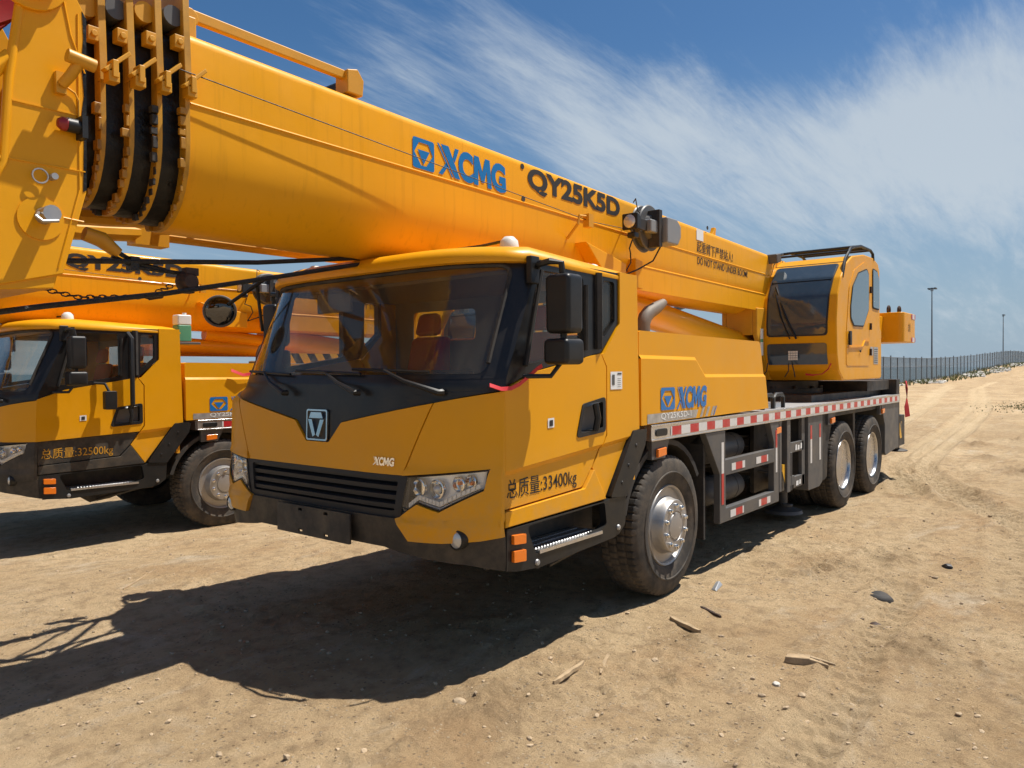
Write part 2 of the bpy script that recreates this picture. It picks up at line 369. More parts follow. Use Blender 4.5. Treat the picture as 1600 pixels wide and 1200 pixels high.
def smooth01(x, a, b):
    t = np.clip((x-a)/(b-a), 0, 1); return t*t*(3-2*t)

# ------------------------------------------------------------------ ground
_rng = np.random.RandomState(11)
_LAT = _rng.rand(512, 512)
def vnoise(x, y):
    xi = np.floor(x).astype(int); yi = np.floor(y).astype(int); fx = x-xi; fy = y-yi
    fx = fx*fx*(3-2*fx); fy = fy*fy*(3-2*fy); g = lambda a, b: _LAT[a % 512, b % 512]
    return (g(xi, yi)*(1-fx)+g(xi+1, yi)*fx)*(1-fy)+(g(xi, yi+1)*(1-fx)+g(xi+1, yi+1)*fx)*fy-0.5
def fbm(x, y, o=4, g=0.5):
    s = 0; a = 1.0
    for i in range(o):
        s = s+a*vnoise(x*2**i+17.3*i, y*2**i-9.1*i); a *= g
    return s
def polydist(x, y, pts):
    d = np.full(np.shape(x), 1e9); along = np.zeros(np.shape(x)); acc = 0.0
    for (ax, ay), (bx, by) in zip(pts[:-1], pts[1:]):
        L = math.hypot(bx-ax, by-ay); ux, uy = (bx-ax)/L, (by-ay)/L
        t = np.clip((x-ax)*ux+(y-ay)*uy, 0, L); e = np.hypot(x-ax-ux*t, y-ay-uy*t)
        along = np.where(e < d, acc+t, along); d = np.minimum(d, e); acc += L
    return d, along
RUTS = [([(90, 7.5), (73, 5.9), (60, 5.0), (42, 2.4), (29.4, 0.83), (20.7, 0.05), (15.8, -0.33), (12.6, -0.58), (9.3, -0.80), (6.0, -1.7)], 0.20, 0.05),
        ([(95, 7.6), (68, 5.5), (38.7, 1.55), (26.8, 0.14), (18.75, -0.5), (14.1, -0.77), (11.2, -1.0), (9.1, -1.2), (6.0, -2.3), (4.4, -3.2)], 0.22, 0.05),
        ([(78, 9.5), (52.6, 6.28), (35.8, 3.7), (26.4, 2.45), (18, 1.6)], 0.24, 0.04), ([(72.5, 8.25), (55.9, 6.3), (33.2, 3.0), (23.2, 1.81), (16, 1.1)], 0.24, 0.04),
        ([(1.3, -2.55), (0.69, -2.67), (-0.28, -2.66), (-1.18, -2.83), (-1.93, -2.82), (-2.6, -2.9)], 0.13, 0.030),
        ([(14, -4.6), (9, -3.2), (4.5, -3.0), (1.6, -3.3)], 0.17, 0.022), ([(14, -2.2), (9, -1.9), (4.5, -2.2), (1.0, -2.2)], 0.15, 0.012)]
CLODS = [(14.1, -1.35, 0.55, 0.12), (16.0, -1.9, 0.4, 0.09), (11.5, -1.9, 0.4, 0.08), (2.2, -2.3, 0.35, 0.05), (-0.1, -2.95, 0.35, 0.05), (1.6, -1.9, 0.4, 0.05), (-2.3, -1.45, 0.4, 0.045), (-0.9, -1.75, 0.35, 0.04), (6.5, -2.4, 0.5, 0.06), (9.5, -2.6, 0.6, 0.07)]
def ground_z(x, y, fine=True):
    x = np.asarray(x, float); y = np.asarray(y, float)
    z = -0.13*smooth01(y, 2.2, 4.2)*(1-smooth01(x, 18, 40))
    z = z+2.3*smooth01(x, 92, 205)-0.012*np.clip(x-20, 0, 60)*smooth01(y, -30, 5)*0.0
    far = smooth01(np.hypot(x, y), 14, 60)
    z = z+0.05*fbm(x*0.35, y*0.35, 3)*(1-far)+0.06*fbm(x*0.11, y*0.11, 3)*smooth01(np.hypot(x-2, y), 9, 25)
    rough = 0.35+1.1*smooth01(fbm(x*0.5+3, y*0.5+8, 3), -0.05, 0.45)
    z = z+0.018*fbm(x*2.1, y*2.1, 4, 0.6)*rough
    if fine:
        cl = fbm(x*9.0, y*9.0, 3, 0.62); z = z+0.019*cl*rough+0.07*np.clip(fbm(x*4.2+40, y*4.2, 3, 0.6)-0.30, 0, 1)*rough+0.022*np.clip(fbm(x*13, y*13, 2, 0.7)-0.12, 0, 1)*(0.4+rough)
    for pts, w, dep in RUTS:
        d, s = polydist(x, y, pts)
        z = z-dep*np.exp(-(d/w)**4)*(0.8+0.35*np.sign(np.sin(s*2*math.pi/0.16+np.where(d < w*0.3, 1.5, 0))))+dep*0.7*np.exp(-((d-w*1.35)/(w*0.35))**2)
    for cx, cy, r, h in CLODS:      # churned-up spots
        e = np.exp(-(((x-cx)/r)**2+((y-cy)/(r*.6))**2)); z = z+h*e*(0.25+1.4*np.clip(fbm(x*7+cx, y*7-cy, 3, 0.65), -.3, 1))
    z = z-9.0*smooth01(y, 16.6, 22)
    return z
def axis(lo, hi, step, out_lo, out_hi, g):
    a = list(np.arange(lo, hi, step)); s = step
    while a[-1] < out_hi: s *= g; a.append(a[-1]+s)
    s = step; b = []; c = lo
    while c > out_lo: s *= g; c -= s; b.append(c)
    return np.array(b[::-1]+a)
gx = axis(-5.2, 8.0, 0.035, -900, 1200, 1.035); gy = axis(-3.9, 3.6, 0.035, -900, 46, 1.045)
X, Y = np.meshgrid(gx, gy, indexing='ij'); Z = ground_z(X, Y)
nx, ny = X.shape
gm = bpy.data.meshes.new('ground'); gm.vertices.add(nx*ny)
gm.vertices.foreach_set('co', np.stack([X, Y, Z], -1).reshape(-1).astype(np.float32))
idx = np.arange(nx*ny).reshape(nx, ny); q = np.stack([idx[:-1, :-1], idx[1:, :-1], idx[1:, 1:], idx[:-1, 1:]], -1).reshape(-1)
nf = len(q)//4; gm.loops.add(len(q)); gm.loops.foreach_set('vertex_index', q.astype(np.int32)); gm.polygons.add(nf)
gm.polygons.foreach_set('loop_start', (np.arange(nf)*4).astype(np.int32)); gm.polygons.foreach_set('loop_total', np.full(nf, 4, np.int32))
gm.update(calc_edges=True); gm.polygons.foreach_set('use_smooth', [True]*nf)
trk = np.zeros_like(X)
for (pts, w, dep), k in zip(RUTS, (1, 1, 1, 1, .55, .5, .35)):
    d, sl = polydist(X, Y, pts); trk = np.maximum(trk, k*np.exp(-(d/(w*1.25))**4)*(0.75+0.25*np.sin(d/w*9)))
brn = 0.42*smooth01(X, 1.0, 9.0)*smooth01(fbm(X*0.35+2, Y*0.6+5, 4, 0.6), -0.55, 0.25)+0.25*smooth01(X, 30, 80)
for cx, cy, r, h in CLODS: brn = np.maximum(brn, 1.0*np.exp(-(((X-cx)/r)**2+((Y-cy)/(r*.6))**2))*(h > .055)+.6*np.exp(-(((X-cx)/r)**2+((Y-cy)/(r*.6))**2))*(h <= .055))
soil = gm.attributes.new('soil', 'FLOAT_COLOR', 'POINT')
soil.data.foreach_set('color', np.stack([trk, np.clip(brn, 0, 1), np.zeros_like(X), np.ones_like(X)], -1).reshape(-1).astype(np.float32))
ground = bpy.data.objects.new('ground', gm); COL.objects.link(ground); ground['kind'] = 'structure'
def ground_material():
    m = bpy.data.materials.new('dirt'); m.use_nodes = True; nt = m.node_tree; b = nt.nodes['Principled BSDF']; b.inputs['Roughness'].default_value = 0.95; b.inputs['Specular IOR Level'].default_value = 0.15
    t = nt.nodes.new('ShaderNodeTexCoord')
    def nz(scale, det, ro, sc=(1, 1, 1), dist=0.0):
        mp = nt.nodes.new('ShaderNodeMapping'); mp.inputs['Scale'].default_value = sc; nt.links.new(t.outputs['Object'], mp.inputs[0])
        n = nt.nodes.new('ShaderNodeTexNoise'); n.inputs['Scale'].default_value = scale; n.inputs['Detail'].default_value = det; n.inputs['Roughness'].default_value = ro; n.inputs['Distortion'].default_value = dist
        nt.links.new(mp.outputs[0], n.inputs['Vector']); return n.outputs[0]
    def rng(s, a, b_, c=0.0, d=1.0):
        n = nt.nodes.new('ShaderNodeMapRange'); nt.links.new(s, n.inputs[0])
        for i, x in enumerate((a, b_, c, d)): n.inputs[i+1].default_value = x
        return n.outputs[0]
    def mixc(f, a, c, typ='MIX'):
        n = nt.nodes.new('ShaderNodeMixRGB'); n.blend_type = typ
        if isinstance(f, float): n.inputs[0].default_value = f
        else: nt.links.new(f, n.inputs[0])
        for i, x in ((1, a), (2, c)):
            if isinstance(x, tuple): n.inputs[i].default_value = (*x, 1)
            else: nt.links.new(x, n.inputs[i])
        return n.outputs[0]
    c = mixc(rng(nz(0.55, 6, 0.6), 0.35, 0.65), (0.51, 0.348, 0.185), (0.69, 0.515, 0.305))
    c = mixc(rng(nz(0.9, 7, 0.65, (1, 1.6, 1), 0.8), 0.50, 0.68, 0, 0.5), c, (0.46, 0.27, 0.125))      # rusty damp earth
    c = mixc(rng(nz(0.7, 9, 0.72, (0.6, 1.5, 1), 1.2), 0.56, 0.68, 0, 0.75), c, (0.68, 0.58, 0.43))      # pale lime crust
    c = mixc(rng(nz(2.6, 10, 0.72, (1, 1.3, 1), 0.6), 0.55, 0.70, 0, 0.55), c, (0.66, 0.54, 0.38))
    c = mixc(rng(nz(7, 8, 0.7), 0.47, 0.66, 0, 0.62), c, (0.25, 0.165, 0.09))
    c = mixc(rng(nz(60, 6, 0.75), 0.3, 0.7, 0, 0.5), c, mixc(0.5, c, (0.55, 0.42, 0.27)))
    c = mixc(rng(nz(170, 3, 0.7), 0.58, 0.75, 0, 0.45), c, (0.16, 0.105, 0.06))
    nt.links.new(c, b.inputs['Base Color'])
    bn = nt.nodes.new('ShaderNodeBump'); bn.inputs['Strength'].default_value = 1.0; bn.inputs['Distance'].default_value = 0.055; nt.links.new(nz(28, 8, 0.7), bn.inputs['Height'])
    at = nt.nodes.new('ShaderNodeAttribute'); at.attribute_name = 'soil'; sp = nt.nodes.new('ShaderNodeSeparateColor'); nt.links.new(at.outputs['Color'], sp.inputs[0])
    br = nt.nodes.new('ShaderNodeMath'); br.operation = 'MULTIPLY'; nt.links.new(sp.outputs[1], br.inputs[0]); nt.links.new(rng(nz(1.1, 8, 0.7, (0.45, 1.6, 1)), 0.30, 0.62, 0.25, 0.95), br.inputs[1])
    c = mixc(br.outputs[0], c, mixc(rng(nz(9, 8, 0.72), 0.35, 0.7), (0.21, 0.135, 0.07), (0.38, 0.26, 0.14)))     # browner and darker towards the rear and at churned-up spots
    tk = nt.nodes.new('ShaderNodeMath'); tk.operation = 'MULTIPLY'; nt.links.new(sp.outputs[0], tk.inputs[0]); tk.inputs[1].default_value = 0.65
    c = mixc(tk.outputs[0], c, (0.62, 0.475, 0.29))     # wheel-packed pale dust
    # embedded grit: small domed pebbles, each with a tone of its own
    vo = nt.nodes.new('ShaderNodeTexVoronoi'); vo.inputs['Scale'].default_value = 42; vo.inputs['Randomness'].default_value = 1.0; nt.links.new(t.outputs['Object'], vo.inputs['Vector'])
    vs_ = nt.nodes.new('ShaderNodeSeparateColor'); nt.links.new(vo.outputs['Color'], vs_.inputs[0])
    keep = rng(vs_.outputs[0], 0.66, 0.70); dome = rng(vo.outputs['Distance'], 0.12, 0.42, 1.0, 0.0)
    mul = nt.nodes.new('ShaderNodeMath'); mul.operation = 'MULTIPLY'; nt.links.new(keep, mul.inputs[0]); nt.links.new(dome, mul.inputs[1])
    patch = nt.nodes.new('ShaderNodeMath'); patch.operation = 'MULTIPLY'; nt.links.new(mul.outputs[0], patch.inputs[0]); nt.links.new(rng(nz(1.3, 5, 0.6), 0.42, 0.60, 0.25, 1.0), patch.inputs[1])
    tone = mixc(vs_.outputs[1], (0.24, 0.16, 0.09), (0.60, 0.48, 0.33)); edge = rng(patch.outputs[0], 0.15, 0.35)
    c = mixc(edge, c, tone); nt.links.new(c, b.inputs['Base Color'])
    b0 = nt.nodes.new('ShaderNodeBump'); b0.inputs['Strength'].default_value = 1.0; b0.inputs['Distance'].default_value = 0.012; nt.links.new(patch.outputs[0], b0.inputs['Height']); nt.links.new(bn.outputs[0], b0.inputs['Normal'])
    b2 = nt.nodes.new('ShaderNodeBump'); b2.inputs['Strength'].default_value = 1.0; b2.inputs['Distance'].default_value = 0.010; nt.links.new(nz(130, 6, 0.75), b2.inputs['Height']); nt.links.new(b0.outputs[0], b2.inputs['Normal'])
    nt.links.new(b2.outputs[0], b.inputs['Normal']); return m
gm.materials.append(ground_material())

# loose stones lying on the dirt
def stone_mesh(n, area, smin, smax, seed, power=3.0):
    rs = random.Random(seed); mb = MB(); ico = []
    bm = bmesh.new(); bmesh.ops.create_icosphere(bm, subdivisions=1, radius=1.0)
    base = [v.co.copy() for v in bm.verts]; bf = [tuple(v.index for v in f.verts) for f in bm.faces]; bm.free()
    for _ in range(n):
        x, y = area(rs); s = smin+(smax-smin)*rs.random()**power; z = float(ground_z(x, y))
        mtx = Matrix.Rotation(rs.random()*6.28, 3, 'Z') @ Matrix.Rotation((rs.random()-.5), 3, 'X')
        sx, sy, sz = s*(0.7+0.6*rs.random()), s*(0.6+0.5*rs.random()), s*(0.4+0.35*rs.random())
        mb.add([tuple(mtx @ Vector((p.x*sx*(0.8+0.4*rs.random()), p.y*sy*(0.8+0.4*rs.random()), p.z*sz*(0.8+0.4*rs.random())))+Vector((x, y, z+sz*0.25))) for p in base], bf)
    return mb
def near_area(rs):
    while True:
        a = 0.10+rs.random()*1.25; d = 1.6+11*rs.random()**1.5     # ground in front of the photographer
        x = -5.27+d*math.cos(a); y = -3.96+d*math.sin(a)
        if fbm(np.array(x*0.8), np.array(y*0.8), 2) > -0.25+0.4*rs.random()-0.3: return x, y
tag(stone_mesh(9000, near_area, 0.003, 0.020, 3, 11.0).build('gravel', M_stone, smooth=False), kind='stuff', label='loose small stones and crumbs of dry earth strewn over the dirt', cat='gravel')

# ------------------------------------------------------------------ sea, fence, rubble, weeds, light poles
mb = MB(); mb.add([(-6000, 24, -1.7), (16000, 24, -1.7), (16000, 15000, -1.7), (-6000, 15000, -1.7)], [(0, 1, 2, 3)])
def sea_material():
    m = bpy.data.materials.new('sea_water'); m.use_nodes = True; nt = m.node_tree; b = nt.nodes['Principled BSDF']
    b.inputs['Base Color'].default_value = (0.045, 0.105, 0.135, 1); b.inputs['Roughness'].default_value = 0.32
    t = nt.nodes.new('ShaderNodeTexCoord'); n = nt.nodes.new('ShaderNodeTexNoise'); n.inputs['Scale'].default_value = 0.25; n.inputs['Detail'].default_value = 6; nt.links.new(t.outputs['Object'], n.inputs[0])
    bn = nt.nodes.new('ShaderNodeBump'); bn.inputs['Strength'].default_value = 0.6; bn.inputs['Distance'].default_value = 0.6; nt.links.new(n.outputs[0], bn.inputs['Height']); nt.links.new(bn.outputs[0], b.inputs['Normal']); return m
sea = mb.build('sea', sea_material(), smooth=False); sea['kind'] = 'structure'

FY = 15.3
def mesh_wire_material():
    m = bpy.data.materials.new('wire_mesh'); m.use_nodes = True; nt = m.node_tree; b = nt.nodes['Principled BSDF']; b.inputs['Base Color'].default_value = (0.10, 0.12, 0.13, 1); b.inputs['Metallic'].default_value = 0.4
    t = nt.nodes.new('ShaderNodeTexCoord'); s = nt.nodes.new('ShaderNodeSeparateXYZ'); nt.links.new(t.outputs['Object'], s.inputs[0])
    def line(ax, per, w):
        a = nt.nodes.new('ShaderNodeMath'); a.operation = 'DIVIDE'; nt.links.new(s.outputs[ax], a.inputs[0]); a.inputs[1].default_value = per
        f = nt.nodes.new('ShaderNodeMath'); f.operation = 'FRACT'; nt.links.new(a.outputs[0], f.inputs[0])
        l = nt.nodes.new('ShaderNodeMath'); l.operation = 'LESS_THAN'; nt.links.new(f.outputs[0], l.inputs[0]); l.inputs[1].default_value = w; return l.outputs[0]
    mx = nt.nodes.new('ShaderNodeMath'); mx.operation = 'MAXIMUM'; nt.links.new(line(0, 0.06, 0.30), mx.inputs[0]); nt.links.new(line(2, 0.15, 0.18), mx.inputs[1])
    nt.links.new(mx.outputs[0], b.inputs['Alpha']); return m
fence = empty('fence', (75, FY, 0)); tag(fence, 'long grey wire mesh fence on dark posts along the shore', 'fence')
fx = [75+3.05*i for i in range(70)]
for i, x in enumerate(fx):
    z = float(ground_z(x, FY, False)); _a, _h = 0.10*math.sin(i*7.3), 2.90+0.10*math.sin(i*3.7); MB().hexa([(x-75-.05, -.05, z-.4), (x-75+.05, -.05, z-.4), (x-75+.05, .05, z-.4), (x-75-.05, .05, z-.4)], [(x-75-.05+_a, -.05, z+_h), (x-75+.05+_a, -.05, z+_h), (x-75+.05+_a, .05, z+_h), (x-75-.05+_a, .05, z+_h)]).build('fence_post', M_pole, fence)
pn = MB(); rl = MB()
for x0, x1 in zip(fx[:-1], fx[1:]):
    z0, z1 = float(ground_z(x0, FY, False)), float(ground_z(x1, FY, False))
    a, b = x0-75, x1-75
    pn.hexa([(a, -0.004, z0+0.1), (b, -0.004, z1+0.1), (b, 0.004, z1+0.1), (a, 0.004, z0+0.1)], [(a, -0.004, z0+2.8), (b, -0.004, z1+2.8), (b, 0.004, z1+2.8), (a, 0.004, z0+2.8)])
    for h in (0.12, 1.85, 2.8): rl.tube([(a, -0.03, z0+h), (b, -0.03, z1+h)], 0.022, 5)
pn.build('mesh_panel', mesh_wire_material(), fence, smooth=False); rl.build('rail', M_pole, fence)

def light_pole(x, y, h, label, yaw):
    z = float(ground_z(x, y, False)); o = empty('light_pole', (x, y, z), yaw); tag(o, label, 'light pole', 'tall light poles along the shore fence')
    MB().tube([(0, 0, -0.4), (0, 0, h*0.5), (0, 0, h)], [0.115, 0.09, 0.06], 10).build('pole', M_pole, o)
    m = MB(); m.tube([(-0.45, 0, h-0.05), (0.45, 0, h-0.05)], 0.05, 6); m.ring((0, 0, h-0.25), 2, 0.16, 0.05, 12, 6); m.build('bracket', M_pole, o)
    for sx in (-0.42, 0.0, 0.40):
        MB().hexa([(sx-0.15, -0.25, h-0.10), (sx+0.15, -0.25, h-0.10), (sx+0.15, 0.1, h), (sx-0.15, 0.1, h)], [(sx-0.15, -0.22, h+0.04), (sx+0.15, -0.22, h+0.04), (sx+0.15, 0.1, h+0.14), (sx-0.15, 0.1, h+0.14)]).build('lamp_head', M_pole, o)
light_pole(107.5, 16.2, 11.9, 'grey light pole at the fence right of the crane counterweight, nearer of the two', R(70))
light_pole(179, 16.0, 10.2, 'farther grey light pole standing behind the rubble, the thinner looking of the two', R(20))
light_pole(33.6, 15.6, 5.2, 'distant light pole beyond the gap between crane boom and engine cover', R(40))

def rub_area(rs):
    x = 62+150*rs.random(); y = FY-0.6-3.0*rs.random()**1.5+0.8*math.sin(x*0.21); return x, y
def rubble():
    rs = random.Random(5); mb = MB(); bm = bmesh.new(); bmesh.ops.create_icosphere(bm, subdivisions=1, radius=1.0)
    base = [v.co.copy() for v in bm.verts]; bf = [tuple(v.index for v in f.verts) for f in bm.faces]; bm.free()
    for _ in range(1500):
        x, y = rub_area(rs)
        if fbm(np.array(x*0.09), np.array(y*0.09), 2) < -0.20: continue
        s = 0.06+0.26*rs.random()**2.5; z = float(ground_z(x, y, False)); mt = Matrix.Rotation(rs.random()*6.28, 3, 'Z') @ Matrix.Rotation(rs.random()-.5, 3, 'X')
        mb.add([tuple(mt @ Vector((p.x*s*1.3*(.7+.6*rs.random()), p.y*s*(.7+.6*rs.random()), p.z*s*.75*(.7+.6*rs.random())))+Vector((x, y, z+s*.2))) for p in base], bf)
    return mb
tag(rubble().build('rubble', M_rubble, smooth=False), kind='stuff', label='pale broken rubble heaped along the foot of the shore fence', cat='rubble')
def tufts(n, area, hmin, hmax, seed):
    rs = random.Random(seed); mb = MB()
    for _ in range(n):
        x, y = area(rs); z = float(ground_z(x, y, False)); h = hmin+(hmax-hmin)*rs.random()
        for _k in range(7):
            a = rs.random()*6.28; l = h*(0.5+0.6*rs.random()); w = 0.12*h+0.01; dx, dy = math.cos(a)*l*0.6, math.sin(a)*l*0.6
            mb.add([(x-w*math.sin(a), y+w*math.cos(a), z-.02), (x+w*math.sin(a), y-w*math.cos(a), z-.02), (x+dx, y+dy, z+l)], [(0, 1, 2)])
    return mb
tag(tufts(800, lambda rs: (62+150*rs.random(), FY-3.2+4.2*rs.random()), 0.15, 0.55, 8).build('weeds', M_weed, smooth=False), kind='stuff', label='low green weeds growing among the rubble by the fence', cat='weeds')
tag(tufts(700, lambda rs: (34+rs.gauss(0, 3.0), -0.9+rs.gauss(0, 0.7)), 0.02, 0.07, 9).build('grass', M_weed, smooth=False), kind='stuff', label='thin patch of grass on the dirt beside the tyre tracks', cat='grass')

# ------------------------------------------------------------------ the truck crane (x towards its rear, y towards its right, z up; origin under the front axle)
HW = 1.25
def xf(y, z):
    """front skin of the driver's cab"""
    base = np.interp(z, [0.55, 0.95, 1.50, 1.66, 2.37, 2.6], [-2.30, -2.36, -2.34, -2.33, -2.015, -1.92]); a = abs(y)/1.18
    w = smooth01(1.66-z, 0.0, 0.14) if y > 0 else 0.0
    return base+(1-w)*0.25*a**5+w*0.12*a**8
def front(y, z, d): return (float(xf(y, z))+d, y, z)
def frontp(p): return lambda y, z, d: (float(xf(y, z))+d-p, y, z)     # standing proud by p
def side(s, proud=0.0): return lambda x, z, d: (x, s*(HW+proud-d), z)
def crease(x):       # character line along the door
    return 1.165+0.075*(x+2.0)
def side_door(s, proud=0.0):
    def f(x, z, d):
        t = min(1.0, max(0.0, (crease(x)-z)/0.03)); return (x, s*(HW+proud-d-0.022*t), z)
    return f
BX = (-3.32, 4.54)
def bt(x, z0, z1): return z0+(z1-z0)*(x-BX[0])/(BX[1]-BX[0])      # height along the boom, from front value to rear value
def boom_sec(x, w=0.285, inset=0.0):
    zt = bt(x, 3.455, 3.24)-inset; zs = bt(x, 2.90, 2.78); zb = bt(x, 2.475, 2.43)+inset; w = w-inset; pts = []
    for k in range(6): t = math.pi/2*k/5; pts.append((-(w-0.06)-0.06*math.sin(t), zt-0.06+0.06*math.cos(t)))
    for k in range(1, 16): t = math.pi*k/16; pts.append((-w*math.cos(t)*(1-0.0), zs-(zs-zb)*math.sin(t)**0.97))
    for k in range(6): t = math.pi/2*(1-k/5); pts.append(((w-0.06)+0.06*math.sin(t), zt-0.06+0.06*math.cos(t)))
    n = len(pts); i = 6
    pts.insert(6, (-w, zs)); pts.insert(len(pts)-6, (w, zs))
    return pts
def logo(mb_fill, fmap, u0, u1, v0, v1):
    """square maker's badge: filled square with a hexagon ring left open round a triangle"""
    U = lambda a: u0+(u1-u0)*a
    V = lambda b: v0+(v1-v0)*b
    sq = rounded([(0, 0), (1, 0), (1, 1), (0, 1)], 0.10, 4)
    hexo = [(0.28, 0.86), (0.72, 0.86), (0.93, 0.52), (0.62, 0.12), (0.38, 0.12), (0.07, 0.52)]
    loops = [[Vector((U(a), V(b), 0)) for a, b in sq], [Vector((U(a), V(b), 0)) for a, b in hexo]]
    pts = [p for l in loops for p in l]
    mb_fill.add([fmap(p.x, p.y, 0) for p in pts], [t for t in tessellate_polygon(loops)])
    polys(mb_fill, [[(U(a), V(b)) for a, b in [(0.22, 0.62), (0.78, 0.62), (0.5, 0.16)]]], fmap)
def xcmg(mb, fmap, u0, u1, v0, v1, shear):
    w = u1-u0; h = v1-v0
    def P(lst): return [[(u0+w*a+shear*h*b, v0+h*b) for a, b in p] for p in lst]
    polys(mb, P([[(0.0, 1), (0.025, 1), (0.205, 0), (0.18, 0)], [(0.05, 1), (0.155, 1), (0.30, 0), (0.225, 0)], [(0.21, 0.62), (0.245, 1), (0.30, 1), (0.235, 0.53)], [(0.0, 0), (0.055, 0), (0.135, 0.33), (0.11, 0.42)]]), fmap)
    lettering(mb, 'C', 0.050, fmap, u0+w*0.285, u0+w*0.50, v0-h*0.02, v1+h*0.02, shear); lettering(mb, 'G', 0.050, fmap, u0+w*0.77, u1, v0-h*0.02, v1+h*0.02, shear)
    mp = [(0, 0), (0.06, 1), (0.32, 1), (0.5, 0.50), (0.68, 1), (0.94, 1), (1, 0), (0.76, 0), (0.735, 0.58), (0.575, 0.14), (0.425, 0.14), (0.265, 0.58), (0.24, 0)]
    q = [(u0+w*(0.50+0.27*a)+shear*h*b, v0+h*b) for a, b in mp]
    mb.add([fmap(a, b, 0) for a, b in q], [tuple(t) for t in tessellate_polygon([[Vector((a, b, 0)) for a, b in q]])])

def make_wheel(root, x, s, front_wheel, tyre_me={}):
    """s = -1 on the driver's side; the wheel's outer face looks that way"""
    key = 'tyre'
    if key not in tyre_me:
        N = 300; Rr = 0.54; prof = [(0.300, 0.02), (0.325, 0.0), (0.36, -0.012), (0.40, -0.020), (0.404, -0.026), (0.412, -0.026), (0.416, -0.020), (0.45, -0.018), (0.485, -0.008), (0.500, -0.004), (0.515, 0.006), (0.530, 0.014)]
        tread = np.linspace(0.022, 0.278, 19); P = [(r, h) for r, h in prof]+[(Rr-0.004*abs((h-0.15)/0.128)**3, h) for h in tread]+[(r, 0.30-h) for r, h in prof[::-1]]
        m = MB(); v = []; f = []; M = len(P); np_ = len(prof)
        for i, (r, h) in enumerate(P):
            for k in range(N):
                t = 2*math.pi*k/N; rr = r
                if np_ <= i < np_+19:
                    j = i-np_; u = k % 5
                    groove = j in (4, 9, 14)
                    lug = (u in (0,)) if j in (5, 6, 7, 8) else ((u == 2) if j in (10, 11, 12, 13) else (u == 0 if (j < 4 or j > 14) else False))
                    if groove or lug: rr = r-0.012
                elif i in (np_-1, np_-2, np_+19, np_+20) and (k % 5) == 0: rr = r-0.007
                v.append((rr*math.cos(t), h, rr*math.sin(t)))
        for i in range(M-1):
            for k in range(N): f.append((i*N+k, i*N+(k+1) % N, (i+1)*N+(k+1) % N, (i+1)*N+k))
        m.add(v, f); o = m.build('tyre', M_tyre, None, angle=30); tyre_me[key] = o.data; bpy.data.objects.remove(o)
        def hub(frontw):
            a = MB()
            if frontw:
                a.lathe([(0.305, 0.03), (0.312, 0.012), (0.306, 0.0), (0.292, 0.006), (0.284, 0.03), (0.276, 0.085), (0.268, 0.098), (0.250, 0.085), (0.222, 0.030), (0.207, -0.010), (0.203, -0.045), (0.196, -0.056), (0.118, -0.060), (0.113, -0.052), (0.104, -0.052), (0.100, -0.064), (0.06, -0.070), (0.0, -0.071)], 1, (0, 0, 0), 48)
            else:
                a.lathe([(0.305, 0.03), (0.312, 0.012), (0.306, 0.0), (0.292, 0.006), (0.284, 0.03), (0.276, 0.08), (0.272, 0.19), (0.245, 0.215), (0.17, 0.205), (0.150, 0.195), (0.145, 0.14), (0.115, 0.12), (0.0, 0.115)], 1, (0, 0, 0), 48)
            r = a.build('rim', M_rim if frontw else M_rimr, None, angle=28)
            b = MB()
            for k in range(10):
                t = 2*math.pi*(k+.5)/10; rad = 0.157 if frontw else 0.165; h0 = -0.057 if frontw else 0.203
                c = (rad*math.cos(t), h0, rad*math.sin(t)); b.lathe([(0.0, 0.0), (0.019, 0.0), (0.019, -0.012), (0.014, -0.016), (0.0135, -0.024), (0.006, -0.027), (0, -0.027)], 1, c, 10)
            n = b.build('wheel_nuts', M_chr if frontw else M_galv, None)
            c = MB()
            for k in range(10):
                t = 2*math.pi*k/10; rad = 0.236 if frontw else 0.225
                hh = 0.066 if frontw else 0.208
                c.lathe([(0.0, 0), (0.026, 0), (0.026, -0.012), (0.0, -0.012)], 1, (rad*math.cos(t), hh, rad*math.sin(t)), 12)
            hh = c.build('hand_holes', M_dark, None); out = (r.data, n.data, hh.data)
            for q in (r, n, hh): bpy.data.objects.remove(q)
            return out
        tyre_me['front'] = hub(True); tyre_me['rear'] = hub(False)
    y0 = s*1.22
    w = bpy.data.objects.new('wheel', tyre_me['front' if front_wheel else 'rear'][0]); COL.objects.link(w); w.parent = root
    w.location = (x, y0, 0.535); w.rotation_euler = (0, R(17*x), 0 if s < 0 else math.pi)
    offs = [0.0] if front_wheel else [0.0, 0.33]
    for o_ in offs:
        t = bpy.data.objects.new('tyre', tyre_me['tyre']); COL.objects.link(t); t.parent = w; t.location = (0, o_, 0)
    d = tyre_me['front' if front_wheel else 'rear']
    for nm, me in (('wheel_nuts', d[1]), ('hand_holes', d[2])):
        t = bpy.data.objects.new(nm, me); COL.objects.link(t); t.parent = w
    return w

def mirrored_y(pts): return [(-a, b) for a, b in pts][::-1]

